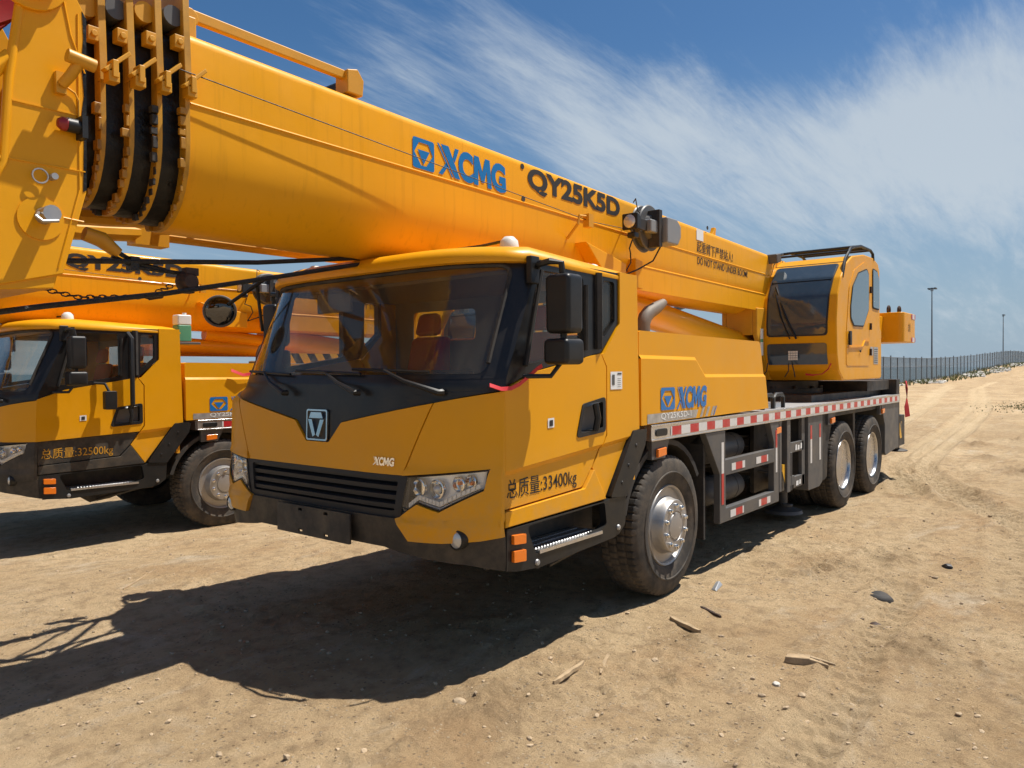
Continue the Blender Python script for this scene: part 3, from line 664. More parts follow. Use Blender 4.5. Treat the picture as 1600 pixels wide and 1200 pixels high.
def make_crane(second=False):
    root = empty('truck_crane')
    # ---------------- chassis and running gear
    m = MB()
    for s in (-1, 1): m.box(-1.9, 7.4, s*0.43-0.05, s*0.43+0.05, 0.72, 1.12)
    m.box(-1.8, 7.3, -0.40, 0.40, 0.90, 1.10)
    for x in (0.0, 4.63, 5.98): m.cyl((x, -0.9, 0.535), (x, 0.9, 0.535), 0.10, 14); m.tube([(x-.55, -.47, .70), (x-.2, -.47, .62), (x+.2, -.47, .62), (x+.55, -.47, .70)], 0.05, 6); m.tube([(x-.55, .47, .70), (x-.2, .47, .62), (x+.2, .47, .62), (x+.55, .47, .70)], 0.05, 6)
    m.lathe([(0, -.18), (.16, -.15), (.2, 0), (.16, .15), (0, .18)], 0, (4.63, 0, .55), 16); m.lathe([(0, -.18), (.16, -.15), (.2, 0), (.16, .15), (0, .18)], 0, (5.98, 0, .55), 16)
    m.box(-1.75, -0.3, -0.38, 0.38, 0.62, 0.9); m.box(0.7, 1.9, -0.4, 0.4, 0.55, 0.95)
    m.build('chassis_frame', M_dark, root, smooth=False)
    for s in (-1, 1):
        make_wheel(root, 0.0, s, True); make_wheel(root, 4.63, s, False); make_wheel(root, 5.98, s, False)
    # ---------------- driver's cab: skins
    cab = MB()
    # hood in three pieces with shut lines between them
    Vc = [(-0.12, 1.298), (0.12, 1.298), (0.225, 1.425), (0.90, 1.548)]
    hood = [(-0.755, 1.142), (0.755, 1.142), (0.935, 1.553), (0.235, 1.425), (0.115, 1.298), (-0.115, 1.298), (-0.235, 1.425), (-0.935, 1.553)]
    cab.add([], [])
    panel(cab, rounded(hood, [0.01, 0.01, 0.0, 0.03, 0.02, 0.02, 0.03, 0.0]), [], front, 0.03, 0.09)
    body = cab.build('cab_body', M_yel, root, angle=30)
    corner = [(-0.765, 1.142), (-0.945, 1.555), (-1.249, 1.617), (-1.249, 0.80), (-1.17, 0.785), (-1.00, 0.772), (-0.80, 0.772), (-0.715, 0.895), (-0.745, 0.905), (-0.862, 0.985), (-0.985, 0.945), (-1.185, 1.065), (-1.205, 1.185)]
    lampo = [(-0.795, 1.135), (-1.195, 1.178), (-1.187, 1.075), (-0.985, 0.955), (-0.862, 0.994), (-0.745, 0.912)]
    for s in (-1, 1):
        c = MB(); pts = [(p[0]*-s, p[1]) for p in corner]
        def fc(y, z, d):   # crease lines: shelf under the lamp and a belt line at lamp-top height
            pr = 0.020*min(1, max(0, (0.905-z)/0.03))+0.012*min(1, max(0, (1.19-z)/0.02))
            return (float(xf(y, z))+d-pr, y, z)
        if second:
            panel(c, clip(pts, lambda u, v: v-1.19), [], fc, 0.03, 0.05); cp = c.build('corner_panel', M_yel, body, angle=25)
            c = MB(); panel(c, clip(pts, lambda u, v: 1.187-v), [], fc, 0.03, 0.05); c.build('lower_corner', M_bump, cp, angle=25)
        else:
            panel(c, pts, [], fc, 0.03, 0.05)
            if s > 0: panel(c, [(-2.14, 0.82), (-1.99, 0.84), (-1.99, 1.62), (-2.10, 1.58)], [], side(s, 0), 0.03, 9)
            c.build('corner_panel', M_yel, body, angle=25)
    # black cowl under the windscreen with the V that carries the badge
    c = MB()
    V = [(-1.245, 1.63), (-0.94, 1.565), (-0.23, 1.435), (-0.11, 1.305), (0.11, 1.305), (0.23, 1.435), (0.94, 1.565), (1.245, 1.63), (1.245, 1.70), (1.08, 1.675), (0, 1.665), (-1.08, 1.675), (-1.245, 1.70)]
    V2 = [(-1.245, 1.625), (-0.94, 1.558), (-0.23, 1.43), (-0.11, 1.30), (0.11, 1.30), (0.23, 1.43), (0.94, 1.558), (1.245, 1.625), (1.245, 1.69), (-1.245, 1.69)]
    panel(c, V2, [], frontp(-0.012), 0.02, 0.09)
    # screen surround: black frame with the rubber seal
    scr = [(-1.245, 1.69), (1.245, 1.69), (1.245, 2.39), (-1.245, 2.39)]
    hole = rounded([(-1.160, 1.715), (1.160, 1.715), (1.145, 2.345), (-1.145, 2.345)], [0.05, 0.05, 0.07, 0.07], 6)
    panel(c, scr, [hole], frontp(-0.010), 0.04, 0.09)
    c.build('screen_surround', M_blkgloss, body, angle=30)
    c = MB(); seal = [front(y, z, -0.002) for y, z in [(1.168, 1.655), (1.160, 1.9)]+rounded([(1.156, 2.1), (1.150, 2.352), (-1.150, 2.352), (-1.156, 2.1)], [0, .07, .07, 0], 6)+[(-1.160, 1.9), (-1.168, 1.655)]]
    den = []
    for a, b in zip(seal[:-1], seal[1:]):
        k = max(1, int((Vector(b)-Vector(a)).length/0.12))
        for i in range(k):
            y = a[1]+(b[1]-a[1])*i/k; z = a[2]+(b[2]-a[2])*i/k; den.append(front(y, z, 0.004))
    c.tube(den, 0.014, 6); c.build('screen_seal', M_rub, body)
    g = MB(); panel(g, rounded([(-1.158, 1.717), (1.158, 1.717), (1.143, 2.343), (-1.143, 2.343)], [0.05, 0.05, 0.07, 0.07], 6), [], frontp(-0.016), 0.005, 0.12)
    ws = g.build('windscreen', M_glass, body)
    g = MB()
    for (a, b) in ((0.95, 2.22),): g.add([front(a-.035, b, -0.0)]*0, [])
    polys(g, [[(0.98, 2.25), (1.05, 2.25), (1.05, 2.30), (0.98, 2.30)], [(1.02, 2.02), (1.06, 2.02), (1.06, 2.09), (1.02, 2.09)]], frontp(-0.0145)); g.build('sticker', M_stk, ws, smooth=False)
    # side skins
    lower = (M_bump if second else M_yel)
    for s in (-1, 1):
        d = MB()
        door = [(-1.998, 0.945), (-1.20, 0.980), (-1.085, 1.10), (-0.940, 1.30), (-0.936, 1.752), (-1.00, 1.842), (-1.73, 1.722), (-1.998, 1.628)]
        recess = rounded([(-1.285, 1.315), (-0.965, 1.335), (-0.965, 1.540), (-1.215, 1.50)], 0.02, 3)
        if second:
            up = [(-1.998, 1.19), (-0.985, 1.235), (-0.940, 1.30), (-0.936, 1.752), (-1.00, 1.842), (-1.73, 1.722), (-1.998, 1.628)]
            lo = [(-1.998, 0.945), (-1.20, 0.980), (-1.085, 1.10), (-0.990, 1.23), (-1.998, 1.185)]
            panel(d, up, [recess], side_door(s), 0.04, 9); dr = d.build('door', M_yel, body, angle=24)
            d = MB(); panel(d, lo, [], side(s, -0.022), 0.04, 9); d.build('lower_door_band', M_bump, dr, angle=24)
        else:
            creased(d, rounded(door, [0.01, 0.06, 0.02, 0.03, 0.03, 0.02, 0.03, 0.01]), [recess], crease, 0.03, side_door(s), 0.04); dr = d.build('door', M_yel, body, angle=24)
        # handle: black bezel, cup and grip bar
        h = MB(); rc = rounded([(-1.300, 1.300), (-0.950, 1.322), (-0.950, 1.555), (-1.225, 1.515)], 0.03, 4)
        panel(h, rc, [rounded([(-1.255, 1.330), (-0.985, 1.350), (-0.985, 1.525), (-1.205, 1.488)], 0.02, 4)], side(s, 0.006), 0.05, 0.2)
        panel(h, rounded([(-1.26, 1.325), (-0.98, 1.345), (-0.98, 1.53), (-1.21, 1.49)], 0.02, 3), [], side(s, -0.055), 0.01, 0.3)
        h.tube([(-1.085, s*(HW+0.010), 1.335), (-1.075, s*(HW+0.022), 1.42), (-1.085, s*(HW+0.010), 1.515)], 0.022, 8)
        h.build('door_handle', M_blk, dr, bevel=0.003)
        # rear quarter and sill
        q = MB()
        quarter = [(-0.925, 0.875), (-0.60, 1.298), (-0.495, 1.31), (-0.520, 2.40), (-0.755, 2.40), (-0.758, 2.05), (-0.955, 1.842), (-0.988, 1.838), (-0.925, 1.755), (-0.928, 1.295), (-1.075, 1.09)]
        creased(q, quarter, [], crease, 0.03, side_door(s), 0.04)
        sill = [(-1.998, 0.845), (-0.935, 0.868), (-1.08, 1.08), (-1.19, 0.968), (-1.998, 0.934)]
        rq = q.build('rear_quarter', M_yel, body, angle=24)
        q = MB(); panel(q, sill, [], side(s, -0.003), 0.06, 9); q.build('door_sill', lower, body, angle=24, bevel=0.006)
        # black glasshouse
        gl = MB()
        outer = [(-1.998, 1.634), (-1.73, 1.728), (-0.985, 1.848), (-0.765, 2.05), (-0.762, 2.395), (-1.685, 2.395)]
        w1 = rounded([(-1.80, 1.765), (-1.185, 1.858), (-1.185, 2.33), (-1.66, 2.33)], 0.04, 4)
        w2 = rounded([(-0.965, 1.93), (-0.805, 2.065), (-0.805, 2.33), (-0.955, 2.33)], 0.03, 4)
        panel(gl, outer, [w1, w2], side(s, -0.012), 0.05, 0.2); gl.build('window_frame', M_blkgloss, body, angle=24)
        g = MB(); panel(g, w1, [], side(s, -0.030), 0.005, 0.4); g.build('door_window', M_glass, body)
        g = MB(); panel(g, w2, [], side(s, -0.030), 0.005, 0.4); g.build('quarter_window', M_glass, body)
        g = MB(); g.tube([(-1.168, s*(HW-0.004), 1.86), (-1.165, s*(HW-0.004), 2.28)], 0.016, 6); g.tube([(-1.02, s*(HW-0.01), 1.87), (-1.02, s*(HW-0.01), 2.37)], 0.035, 6); g.tube([(-1.64, s*(HW-0.005), 2.33), (-1.80, s*(HW-0.005), 1.76)], 0.014, 6); g.build_each('window_seal', M_rub, body)
        # gross weight lettering
        if s < 0:
            t = MB(); body_t = '总质量:32500kg' if second else '总质量:33400kg'
            lettering(t, body_t, 0.004, side_door(s, 0.0025), -1.965, -1.265, 0.985, 1.112, 0.0)
            t.build('weight_lettering', M_goldink if second else M_ink, dr, smooth=False)
            t = MB(); polys(t, [[(-1.60, 1.385), (-1.535, 1.387), (-1.535, 1.445), (-1.60, 1.443)]], side(s, 0.003)); t.build('door_sticker', M_stk, dr, smooth=False)
            t = MB(); polys(t, [[(-1.585, 1.395), (-1.55, 1.397), (-1.55, 1.433), (-1.585, 1.431)]], side(s, 0.005)); t.build('sticker_print', M_ink, dr, smooth=False)
            if not second:
                t = MB(); polys(t, [[(-0.885, 1.60), (-0.735, 1.60), (-0.735, 1.72), (-0.885, 1.72)]], side(s, 0.003)); st = t.build('notice_label', M_stk, body, smooth=False)
                t = MB(); polys(t, [[(-0.80, 1.70), (-0.745, 1.70), (-0.745, 1.712), (-0.80, 1.712)]]+[[(-0.80, 1.615+.014*k), (-0.755, 1.615+.014*k), (-0.755, 1.618+.014*k), (-0.80, 1.618+.014*k)] for k in range(5)]+[[(-0.868, 1.63), (-0.835, 1.63), (-0.835, 1.70), (-0.868, 1.70)]], side(s, 0.005)); t.build('label_print', M_gry, body, smooth=False)
    # roof cap: loops shrinking upwards
    def plan(ins, z):
        pts = []
        for k in range(25):
            y = -1.235+2.47*k/24; pts.append((y, float(xf(y, 2.385))-0.05))
        rear = -0.515; pts = [(x, y) for y, x in pts]+[(rear, 1.235), (rear, -1.235)]
        cx, cy = -1.2, 0.0; out = []
        for x, y in pts:
            sx = (abs(x-cx)-ins)/abs(x-cx) if abs(x-cx) > .01 else 1; sy = (abs(y)-ins)/abs(y) if abs(y) > 0.3 else 1
            out.append((cx+(x-cx)*max(0.05, sx), y*max(.05, sy), z))
        return out
    rf = MB(); loops = []
    def roofz(x): return -0.05*max(0, (x+1.6))/1.0
    for ins, z in ((0.02, 2.365), (-0.008, 2.37), (-0.010, 2.39), (-0.004, 2.42), (0.02, 2.450), (0.06, 2.470), (0.14, 2.486), (0.45, 2.50)):
        loops.append([(x, y, zz+roofz(x)*(1 if zz > 2.39 else 0.4)) for x, y, zz in plan(ins, z)])
    n = len(loops[0]); v = [p for l in loops for p in l]; f = []
    for i in range(len(loops)-1):
        for k in range(n): f.append((i*n+k, i*n+(k+1) % n, (i+1)*n+(k+1) % n, (i+1)*n+k))
    f += [tuple((len(loops)-1)*n+k for k in range(n)), tuple(range(n))[::-1]]
    rf.add(v, f); roof = rf.build('roof', M_yel, body, angle=50)
    for (y, x) in ((-0.98, -1.62), (0.98, -1.62)):
        b = MB(); b.lathe([(0.0, 0.075), (0.03, 0.07), (0.055, 0.045), (0.062, 0.0), (0.062, -0.03), (0, -0.03)], 2, (x, y, 2.49), 18); b.build('beacon', M_wht, roof)
    if not second:
        b = MB()
        for k in range(5): b.lathe([(0, .03), (.03, .02), (.045, 0), (0.045, -.015), (0, -.015)], 2, (-0.78-0.05*k, -1.05+.01*k, 2.445), 10)
        b.build('roof_vent', M_wht, roof)
    # back wall, floor, lining, dash, seats, wheel
    b = MB(); panel(b, [(-1.23, 0.95), (1.23, 0.95), (1.23, 2.37), (-1.23, 2.37)], [rounded([(0.20, 1.97), (0.98, 1.97), (0.98, 2.27), (0.20, 2.27)], .05), rounded([(-0.98, 1.97), (-0.20, 1.97), (-0.20, 2.27), (-0.98, 2.27)], .05)], lambda y, z, d: (-0.53-d, y, z), 0.04, 0.5)
    b.build('back_wall', M_yel, body)
    b = MB()
    for a in (-0.98, 0.20): panel(b, rounded([(a, 1.97), (a+0.78, 1.97), (a+0.78, 2.27), (a, 2.27)], .05), [], lambda y, z, d: (-0.545-d, y, z), 0.005, 1)
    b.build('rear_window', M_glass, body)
    b = MB(); panel(b, [(-1.19, 1.0), (1.19, 1.0), (1.19, 2.34), (-1.19, 2.34)], [rounded([(0.22, 1.99), (0.96, 1.99), (0.96, 2.25), (0.22, 2.25)], .05), rounded([(-0.96, 1.99), (-0.22, 1.99), (-0.22, 2.25), (-0.96, 2.25)], .05)], lambda y, z, d: (-0.585-d, y, z), 0.01, 0.5)
    b.box(-1.95, -0.6, -1.18, 1.18, 0.94, 0.99); b.box(-1.62, -0.6, -1.14, 1.14, 2.335, 2.36)
    for s in (-1, 1): b.box(-1.90, -0.6, s*1.19-0.01, s*1.19+0.01, 0.99, 1.70)
    b.box(-1.35, -0.62, -0.18, 0.18, 0.99, 1.35)
    for s in (-1, 1): b.hexa([(-1.62, s*1.14, 2.335), (-0.60, s*1.14, 2.335), (-0.60, s*1.19, 2.335), (-1.62, s*1.19, 2.335)], [(-1.62, s*1.14, 2.375), (-0.60, s*1.14, 2.36), (-0.60, s*1.2, 2.36), (-1.62, s*1.2, 2.375)])
    lin = b.build('lining', M_int, body)
    b = MB(); b.prism([(-2.09, 1.52), (-2.06, 1.64), (-1.80, 1.66), (-1.62, 1.60), (-1.60, 1.30), (-1.75, 1.0), (-2.06, 1.0)], 1, -1.02, 1.02)
    b.box(-1.95, -1.68, -0.75, -0.32, 1.64, 1.74); b.build('dashboard', M_dash, body, bevel=0.03)
    b = MB(); b.ring((-1.50, -0.55, 1.62), 2, 0.22, 0.016, 24, 6); b.tube([(-1.50, -0.55, 1.62), (-1.72, -0.55, 1.35)], 0.03, 8); b.tube([(-1.50, -0.76, 1.62), (-1.50, -0.34, 1.62)], 0.014, 6); b.build('steering_wheel', M_dash, body)
    for y in (-0.55, 0.62):
        b = MB(); b.box(-1.25, -0.80, y-.24, y+.24, 1.35, 1.50); b.hexa([(-.86, y-.23, 1.48), (-.72, y-.23, 1.48), (-.72, y+.23, 1.48), (-.86, y+.23, 1.48)], [(-.76, y-.2, 2.02), (-.66, y-.2, 2.02), (-.66, y+.2, 2.02), (-.76, y+.2, 2.02)])
        b.hexa([(-.80, y-.13, 2.03), (-.70, y-.13, 2.03), (-.70, y+.13, 2.03), (-.80, y+.13, 2.03)], [(-.76, y-.11, 2.22), (-.68, y-.11, 2.22), (-.68, y+.11, 2.22), (-.76, y+.11, 2.22)])
        b.box(-1.2, -.8, y-.2, y+.2, 0.99, 1.345); b.build('seat', M_seat, body, bevel=0.04)
    b = MB(); b.box(-1.83, -1.80, 0.30, 0.68, 2.16, 2.30); b.build('sun_visor', M_int, body, bevel=0.01)
    # ---------------- grille, lamps, bumper, badge
    gmb = MB(); panel(gmb, [(-0.76, 0.90), (0.76, 0.90), (0.795, 1.136), (-0.795, 1.136)], [], frontp(-0.07), 0.02, 0.1)
    for k in range(4):
        z = 0.952+k*0.052
        pts = [front(y, z, 0.018) for y in np.linspace(-0.74, 0.74, 17)]
        for a, b_ in zip(pts[:-1], pts[1:]):
            gmb.hexa([(a[0], a[1], z-.006), (b_[0], b_[1], z-.006), (b_[0]+.05, b_[1], z+.004), (a[0]+.05, a[1], z+.004)], [(a[0]-.004, a[1], z+.020), (b_[0]-.004, b_[1], z+.020), (b_[0]+.045, b_[1], z+.032), (a[0]+.045, a[1], z+.032)])
    panel(gmb, [(-0.79, 0.885), (0.79, 0.885), (0.81, 1.14), (-0.81, 1.14)], [rounded([(-0.70, 0.935), (0.70, 0.935), (0.725, 1.118), (-0.725, 1.118)], .02)], frontp(-0.004), 0.05, 0.1)
    gmb.build('grille', M_dash, body, angle=25)
    bm_ = MB()
    low = [(-1.249, 0.60), (-1.10, 0.645), (-0.70, 0.695), (-0.60, 0.715), (0.60, 0.715), (0.70, 0.695), (1.10, 0.645), (1.249, 0.60), (1.249, 0.80), (1.17, 0.785), (1.0, 0.77), (0.79, 0.77), (0.70, 0.895), (-0.70, 0.895), (-0.79, 0.77), (-1.0, 0.77), (-1.17, 0.785), (-1.249, 0.80)]
    panel(bm_, low, [], frontp(0.012), 0.05, 0.08)
    bump_o = bm_.build('bumper', M_bump, root, angle=30)
    b = MB(); panel(b, rounded([(-0.37, 0.705), (0.37, 0.705), (0.37, 0.888), (-0.37, 0.888)], .008, 3), [[(-.16, .855), (-.12, .855), (-.12, .873), (-.16, .873)], [(.10, .855), (.14, .855), (.14, .873), (.10, .873)], [(-.16, .722), (-.12, .722), (-.12, .74), (-.16, .74)], [(.10, .722), (.14, .722), (.14, .74), (.10, .74)]], lambda y, z, d: (-2.395+d, y, z), 0.012, 0.2)
    b.build('plate_bracket', M_bump, bump_o, bevel=0.003)
    b = MB(); b.box(-2.33, -2.20, 0.42, 0.66, 0.705, 0.75); b.build('tow_slot', M_dark, bump_o)
    for s in (-1, 1):
        lp = [(p[0]*-s, p[1]) for p in lampo]
        h = MB(); panel(h, lp, [], frontp(-0.075), 0.01, 0.08); 
        inner = lp; nseg = len(lp)
        for a, b_ in zip(lp, lp[1:]+lp[:1]):
            for k in range(6):
                p0 = (a[0]+(b_[0]-a[0])*k/6, a[1]+(b_[1]-a[1])*k/6); p1 = (a[0]+(b_[0]-a[0])*(k+1)/6, a[1]+(b_[1]-a[1])*(k+1)/6)
                h.add([front(*p0, 0.0), front(*p1, 0.0), front(*p1, 0.075), front(*p0, 0.075)], [(0, 1, 2, 3)])
        hl = h.build('headlight', M_lamp, body)
        rfm = MB()
        for (y, z, r) in ((0.845, 1.075, 0.046), (0.95, 1.070, 0.050), (1.06, 1.10, 0.040), (1.115, 1.115, 0.034)):
            c0 = front(s*y, z, 0.022); rfm.lathe([(0.0, 0.05), (r*0.35, 0.045), (r*0.8, 0.025), (r, 0.0), (r*1.12, 0.002), (r*1.12, 0.02)], 0, c0, 20)
        rfm.build('reflector', M_chr, hl)
        pr = MB(); c0 = front(s*0.95, 1.070, 0.020); pr.lathe([(0, -0.012), (0.016, -0.008), (0.027, 0.004), (0.03, 0.016), (0, 0.02)], 0, c0, 18); pr.build('projector', M_lampglass, hl)
        st = MB(); path = [(0.765, 0.935), (0.862, 1.012), (0.98, 0.978), (1.165, 1.082)]
        for (a, b_), nn in zip(zip(path[:-1], path[1:]), (6, 6, 9)):
            for k in range(nn):
                t0, t1 = (k+.12)/nn, (k+.88)/nn; P0 = (a[0]+(b_[0]-a[0])*t0, a[1]+(b_[1]-a[1])*t0); P1 = (a[0]+(b_[0]-a[0])*t1, a[1]+(b_[1]-a[1])*t1)
                q = [front(s*P0[0], P0[1], 0.006), front(s*P1[0], P1[1], 0.006), front(s*P1[0], P1[1]+.024, 0.006), front(s*P0[0], P0[1]+.024, 0.006)]
                st.hexa(q, [(x+.01, y, z) for x, y, z in q])
        st.build('running_light_strip', M_wht, hl, smooth=False)
        rim_ = MB(); rim_.tube([front(s*(a[0]+(b_[0]-a[0])*t), a[1]-.004+(b_[1]-a[1])*t, 0.012) for a, b_ in zip(path[:-1], path[1:]) for t in (0, .33, .66)]+[front(s*1.165, 1.078, .012)], 0.005, 5); rim_.build('strip_bezel', M_chr, hl)
        am = MB()
        for y in (1.06, 1.115): am.lathe([(0, -.012), (.010, -.008), (.012, .01), (0, .02)], 0, front(s*y, 1.105, 0.035), 10)
        am.build('indicator_bulb', M_org, hl)
        ln = MB(); panel(ln, lp, [], frontp(0.003), 0.003, 0.08); ln.build('lens', M_lens, hl)
        sl = MB(); dd = []
        for a, b_ in zip(lp, lp[1:]+lp[:1]):
            for k in range(5): dd.append(front(a[0]+(b_[0]-a[0])*k/5, a[1]+(b_[1]-a[1])*k/5, 0.002))
        sl.tube(dd, 0.006, 5, True); sl.build('lamp_seal', M_blk, hl)
        fg = MB(); c0 = front(s*1.065, 0.795, -0.03); fg.lathe([(0, .05), (0.058, .05), (0.058, 0.0), (.048, -.004), (.048, .006), (0, .006)], 0, c0, 22); fo = fg.build('fog_light', M_blk, bump_o)
        fg = MB(); fg.lathe([(0, -0.010), (.03, -.007), (.0475, .002), (.0475, .008), (0, .008)], 0, (c0[0]-.001, c0[1], c0[2]), 22); fg.build('fog_lens', M_lampglass, fo)
    # badge
    b = MB(); panel(b, rounded([(-0.105, 1.305), (0.105, 1.305), (0.105, 1.50), (-0.105, 1.50)], .018), [rounded([(-0.095, 1.315), (0.095, 1.315), (0.095, 1.49), (-0.095, 1.49)], .014)], frontp(0.006), 0.012, 0.1)
    C3 = [[(-0.052, 1.482), (0.052, 1.482), (0.070, 1.445), (-0.070, 1.445)], [(-0.080, 1.437), (-0.042, 1.437), (-0.004, 1.340), (-0.030, 1.328)], [(0.080, 1.437), (0.042, 1.437), (0.004, 1.340), (0.030, 1.328)]]
    bad = MB(); panel(bad, rounded([(-0.1, 1.31), (0.1, 1.31), (0.1, 1.495), (-0.1, 1.495)], .016), [], frontp(-0.002), 0.008, 0.2)
    bo = bad.build('badge', M_blkgloss, body)
    for p in C3: panel(b, p, [], frontp(0.012), 0.014, 0.1)
    b.build('badge_emblem', M_chr, bo, bevel=0.003)
    t = MB(); xcmg(t, frontp(0.006), 0.545, 0.705, 1.192, 1.236, 0.0) if False else xcmg(t, lambda u, z, d: front(-(u), z, -0.006), 0.535, 0.70, 1.19, 1.238, 0.12); t.build('maker_lettering', M_chr, body, smooth=False)
    # wipers
    pv = [(0.30, 1.60), (-0.42, 1.61), (-1.00, 1.615)]; md = [(0.62, 1.735), (-0.06, 1.735), (-0.60, 1.742)]
    for (a, b_), (c_, d_), w in zip(pv, md, (0.30, 0.33, 0.30)):
        wp = MB(); wp.tube([front(a, b_, -.02), front(a, b_, -.05), front(a+(c_-a)*.5, b_+(d_-b_)*.5, -.055), front(c_, d_, -.03)], [.020, .018, .012, .008], 7)
        wp.tube([front(c_+w, d_+.008, -.012), front(c_, d_, -.020), front(c_-w, d_-.014, -.012)], 0.009, 5)
        wp.build('wiper', M_blk, body)
    # big side mirrors
    for s in (-1, 1):
        k = MB(); y = s*1.43
        k.tube([(-1.70, s*1.255, 2.34), (-1.74, s*1.30, 2.35), (-1.74, s*1.38, 2.36), (-1.70, s*1.43, 2.35), (-1.68, y, 2.24)], 0.020, 8)
        arm = k.build('mirror', M_blk, body)
        k = MB(); k.tube([(-1.68, y, 1.80), (-1.74, s*1.38, 1.70), (-1.86, s*1.27, 1.70)], 0.014, 8); k.build('mirror_stay', M_blk, arm)
        k = MB(); k.box(-1.78, -1.70, s*1.235, s*1.275, 2.24, 2.40); k.build('mirror_bracket', M_blk, arm, bevel=.006)
        k = MB(); k.tube([(-1.68, y, 1.88), (-1.68, y, 1.98)], 0.02, 8); k.build('mirror_joint', M_blk, arm)
        h = MB(); h.prism(rounded([(y-.085, 1.945), (y+.085, 1.945), (y+.088, 2.285), (y-.088, 2.285)], .035, 5), 0, -1.75, -1.60); h.build('mirror_housing', M_blk, arm, bevel=0.028, seg=3)
        h = MB(); h.prism(rounded([(y-.088, 1.765), (y+.088, 1.765), (y+.088, 1.915), (y-.088, 1.915)], .035, 5), 0, -1.77, -1.59); h.build('lower_mirror_housing', M_blk, arm, bevel=0.028, seg=3)
        h = MB(); h.box(-1.599, -1.594, y-.07, y+.07, 1.975, 2.26); h.build('mirror_face', M_mirglass, arm)
    # round front-view mirror at the passenger corner
    k = MB(); k.tube([(-1.95, 0.98, 2.44), (-2.02, 1.02, 2.44), (-2.10, 1.10, 2.36), (-2.22, 1.22, 2.24)], 0.014, 7); k.tube([(-2.07, 1.08, 2.385), (-1.97, 1.17, 2.05)], 0.012, 7)
    cc = Vector((-2.26, 1.27, 2.19)); rm = k.build('front_view_mirror', M_blk, body)
    k = MB(); k.lathe([(0, 0.022), (0.05, 0.019), (0.09, 0.010), (0.108, 0.0), (0.110, -0.010), (0, -0.02)], 2, (0, 0, 0), 32); k2 = MB(); k2.ring((0, 0, 0), 2, .110, .010, 32, 8); a = k.build('mirror_bowl', M_bowl, rm); a3 = k2.build('mirror_rim', M_gry, rm); a3.location = cc; a3.rotation_euler = Vector((-3.0, -5.0, -0.9)).to_track_quat('Z', 'Y').to_euler(); a.location = cc; a.rotation_euler = Vector((-3.0, -5.0, -0.9)).to_track_quat('Z', 'Y').to_euler()
    k = MB(); k.lathe([(0, -0.036), (0.06, -0.030), (0.104, -0.0215), (0.104, -0.021), (0, -.021)], 2, (0, 0, 0), 28); a2 = k.build('mirror_face', M_mirglass, rm); a2.location = cc; a2.rotation_euler = a.rotation_euler
    if second:
        k = MB(); k.tube([(-1.46, -1.252, 1.79), (-1.36, -1.30, 1.78), (-1.33, -1.34, 1.69)], 0.016, 7); k.prism(rounded([(-1.39, 1.50), (-1.27, 1.50), (-1.27, 1.70), (-1.39, 1.70)], .02), 1, -1.40, -1.31); k.build('blind_spot_mirror', M_blk, body, bevel=0.012)
        k = MB(); k.tube([(-1.09, -1.255, 1.50), (-1.08, -1.315, 1.54), (-1.08, -1.315, 2.28), (-1.10, -1.255, 2.34)], 0.026, 8); k.build('grab_bar', M_blk, body)
    # ---------------- steps, mudguard
    for s in (-1, 1):
        b = MB(); outer = [(-1.998, 0.835), (-0.93, 0.855), (-0.90, 0.866), (-0.69, 0.858), (-0.705, 0.665), (-0.785, 0.61), (-0.86, 0.594), (-1.70, 0.565), (-1.915, 0.585), (-1.998, 0.605)]
        hole = rounded([(-1.815, 0.828), (-0.97, 0.850), (-0.945, 0.70), (-1.02, 0.675), (-1.68, 0.645), (-1.735, 0.66)], 0.03)
        panel(b, rounded(outer, [0.0, 0, 0, .02, .04, .03, .03, .04, .03, .0]), [hole], side(s, 0.004), 0.05, 0.3); b.box(-1.75, -0.9, s*1.24, s*0.98, 0.60, 0.625) if s > 0 else b.box(-1.75, -0.9, -1.24, -0.98, 0.60, 0.625)
        step = b.build('entry_step', M_blk, root, bevel=0.004)
        b = MB(); b.box(-1.9, -0.75, s*1.0-.01, s*1.0+.01, 0.55, 0.95); b.build('step_back', M_dark, step)
        b = MB(); y0, y1 = sorted((s*1.262, s*1.03)); b.box(-1.70, -1.01, y0, y1, 0.648, 0.668)
        for k in range(22):
            for j in range(3): b.lathe([(0.0, .004), (.009, .004), (.013, 0), (.013, -.002), (0, -.002)], 2, (-1.68+.03*k+.015*(j % 2), s*(1.07+.07*j), 0.669), 8)
        b.build('step_tread', M_alu, step)
        for (z0, z1) in ((0.742, 0.802), (0.640, 0.712)):
            b = MB(); b.prism(rounded([(-1.957, z0+.006), (-1.845, z0-.004), (-1.845, z1-.008), (-1.957, z1)], .008, 3), 1, s*1.252, s*1.275); b.build('marker_lamp', M_org, step, bevel=0.005)
        b = MB()
        for (x, z) in ((-1.72, 0.60), (-0.80, 0.655)): b.lathe([(0, -.012), (.016, -.010), (.02, 0), (0, 0)], 1, (x, s*1.255, z), 12) if s < 0 else b.lathe([(0, .012), (.016, .010), (.02, 0), (0, 0)], 1, (x, s*1.255, z), 12)
        b.build('step_bolt', M_galv, step)
        b = MB(); b.prism([(-1.6, 0.58), (-0.85, 0.60), (-1.25, 0.49), (-1.45, 0.47)], 1, s*1.05, s*1.0); b.tube([(-1.40, s*1.1, .50), (-0.85, s*1.2, .62)], .02, 6); b.build('step_bracket', M_dark, step)
        b = MB(); panel(b, rounded([(-0.905, 0.872), (-0.59, 1.305), (-0.405, 1.302), (-0.432, 1.19), (-0.69, 0.855)], .012, 3), [], side(s, 0.012), 0.05, 0.3)
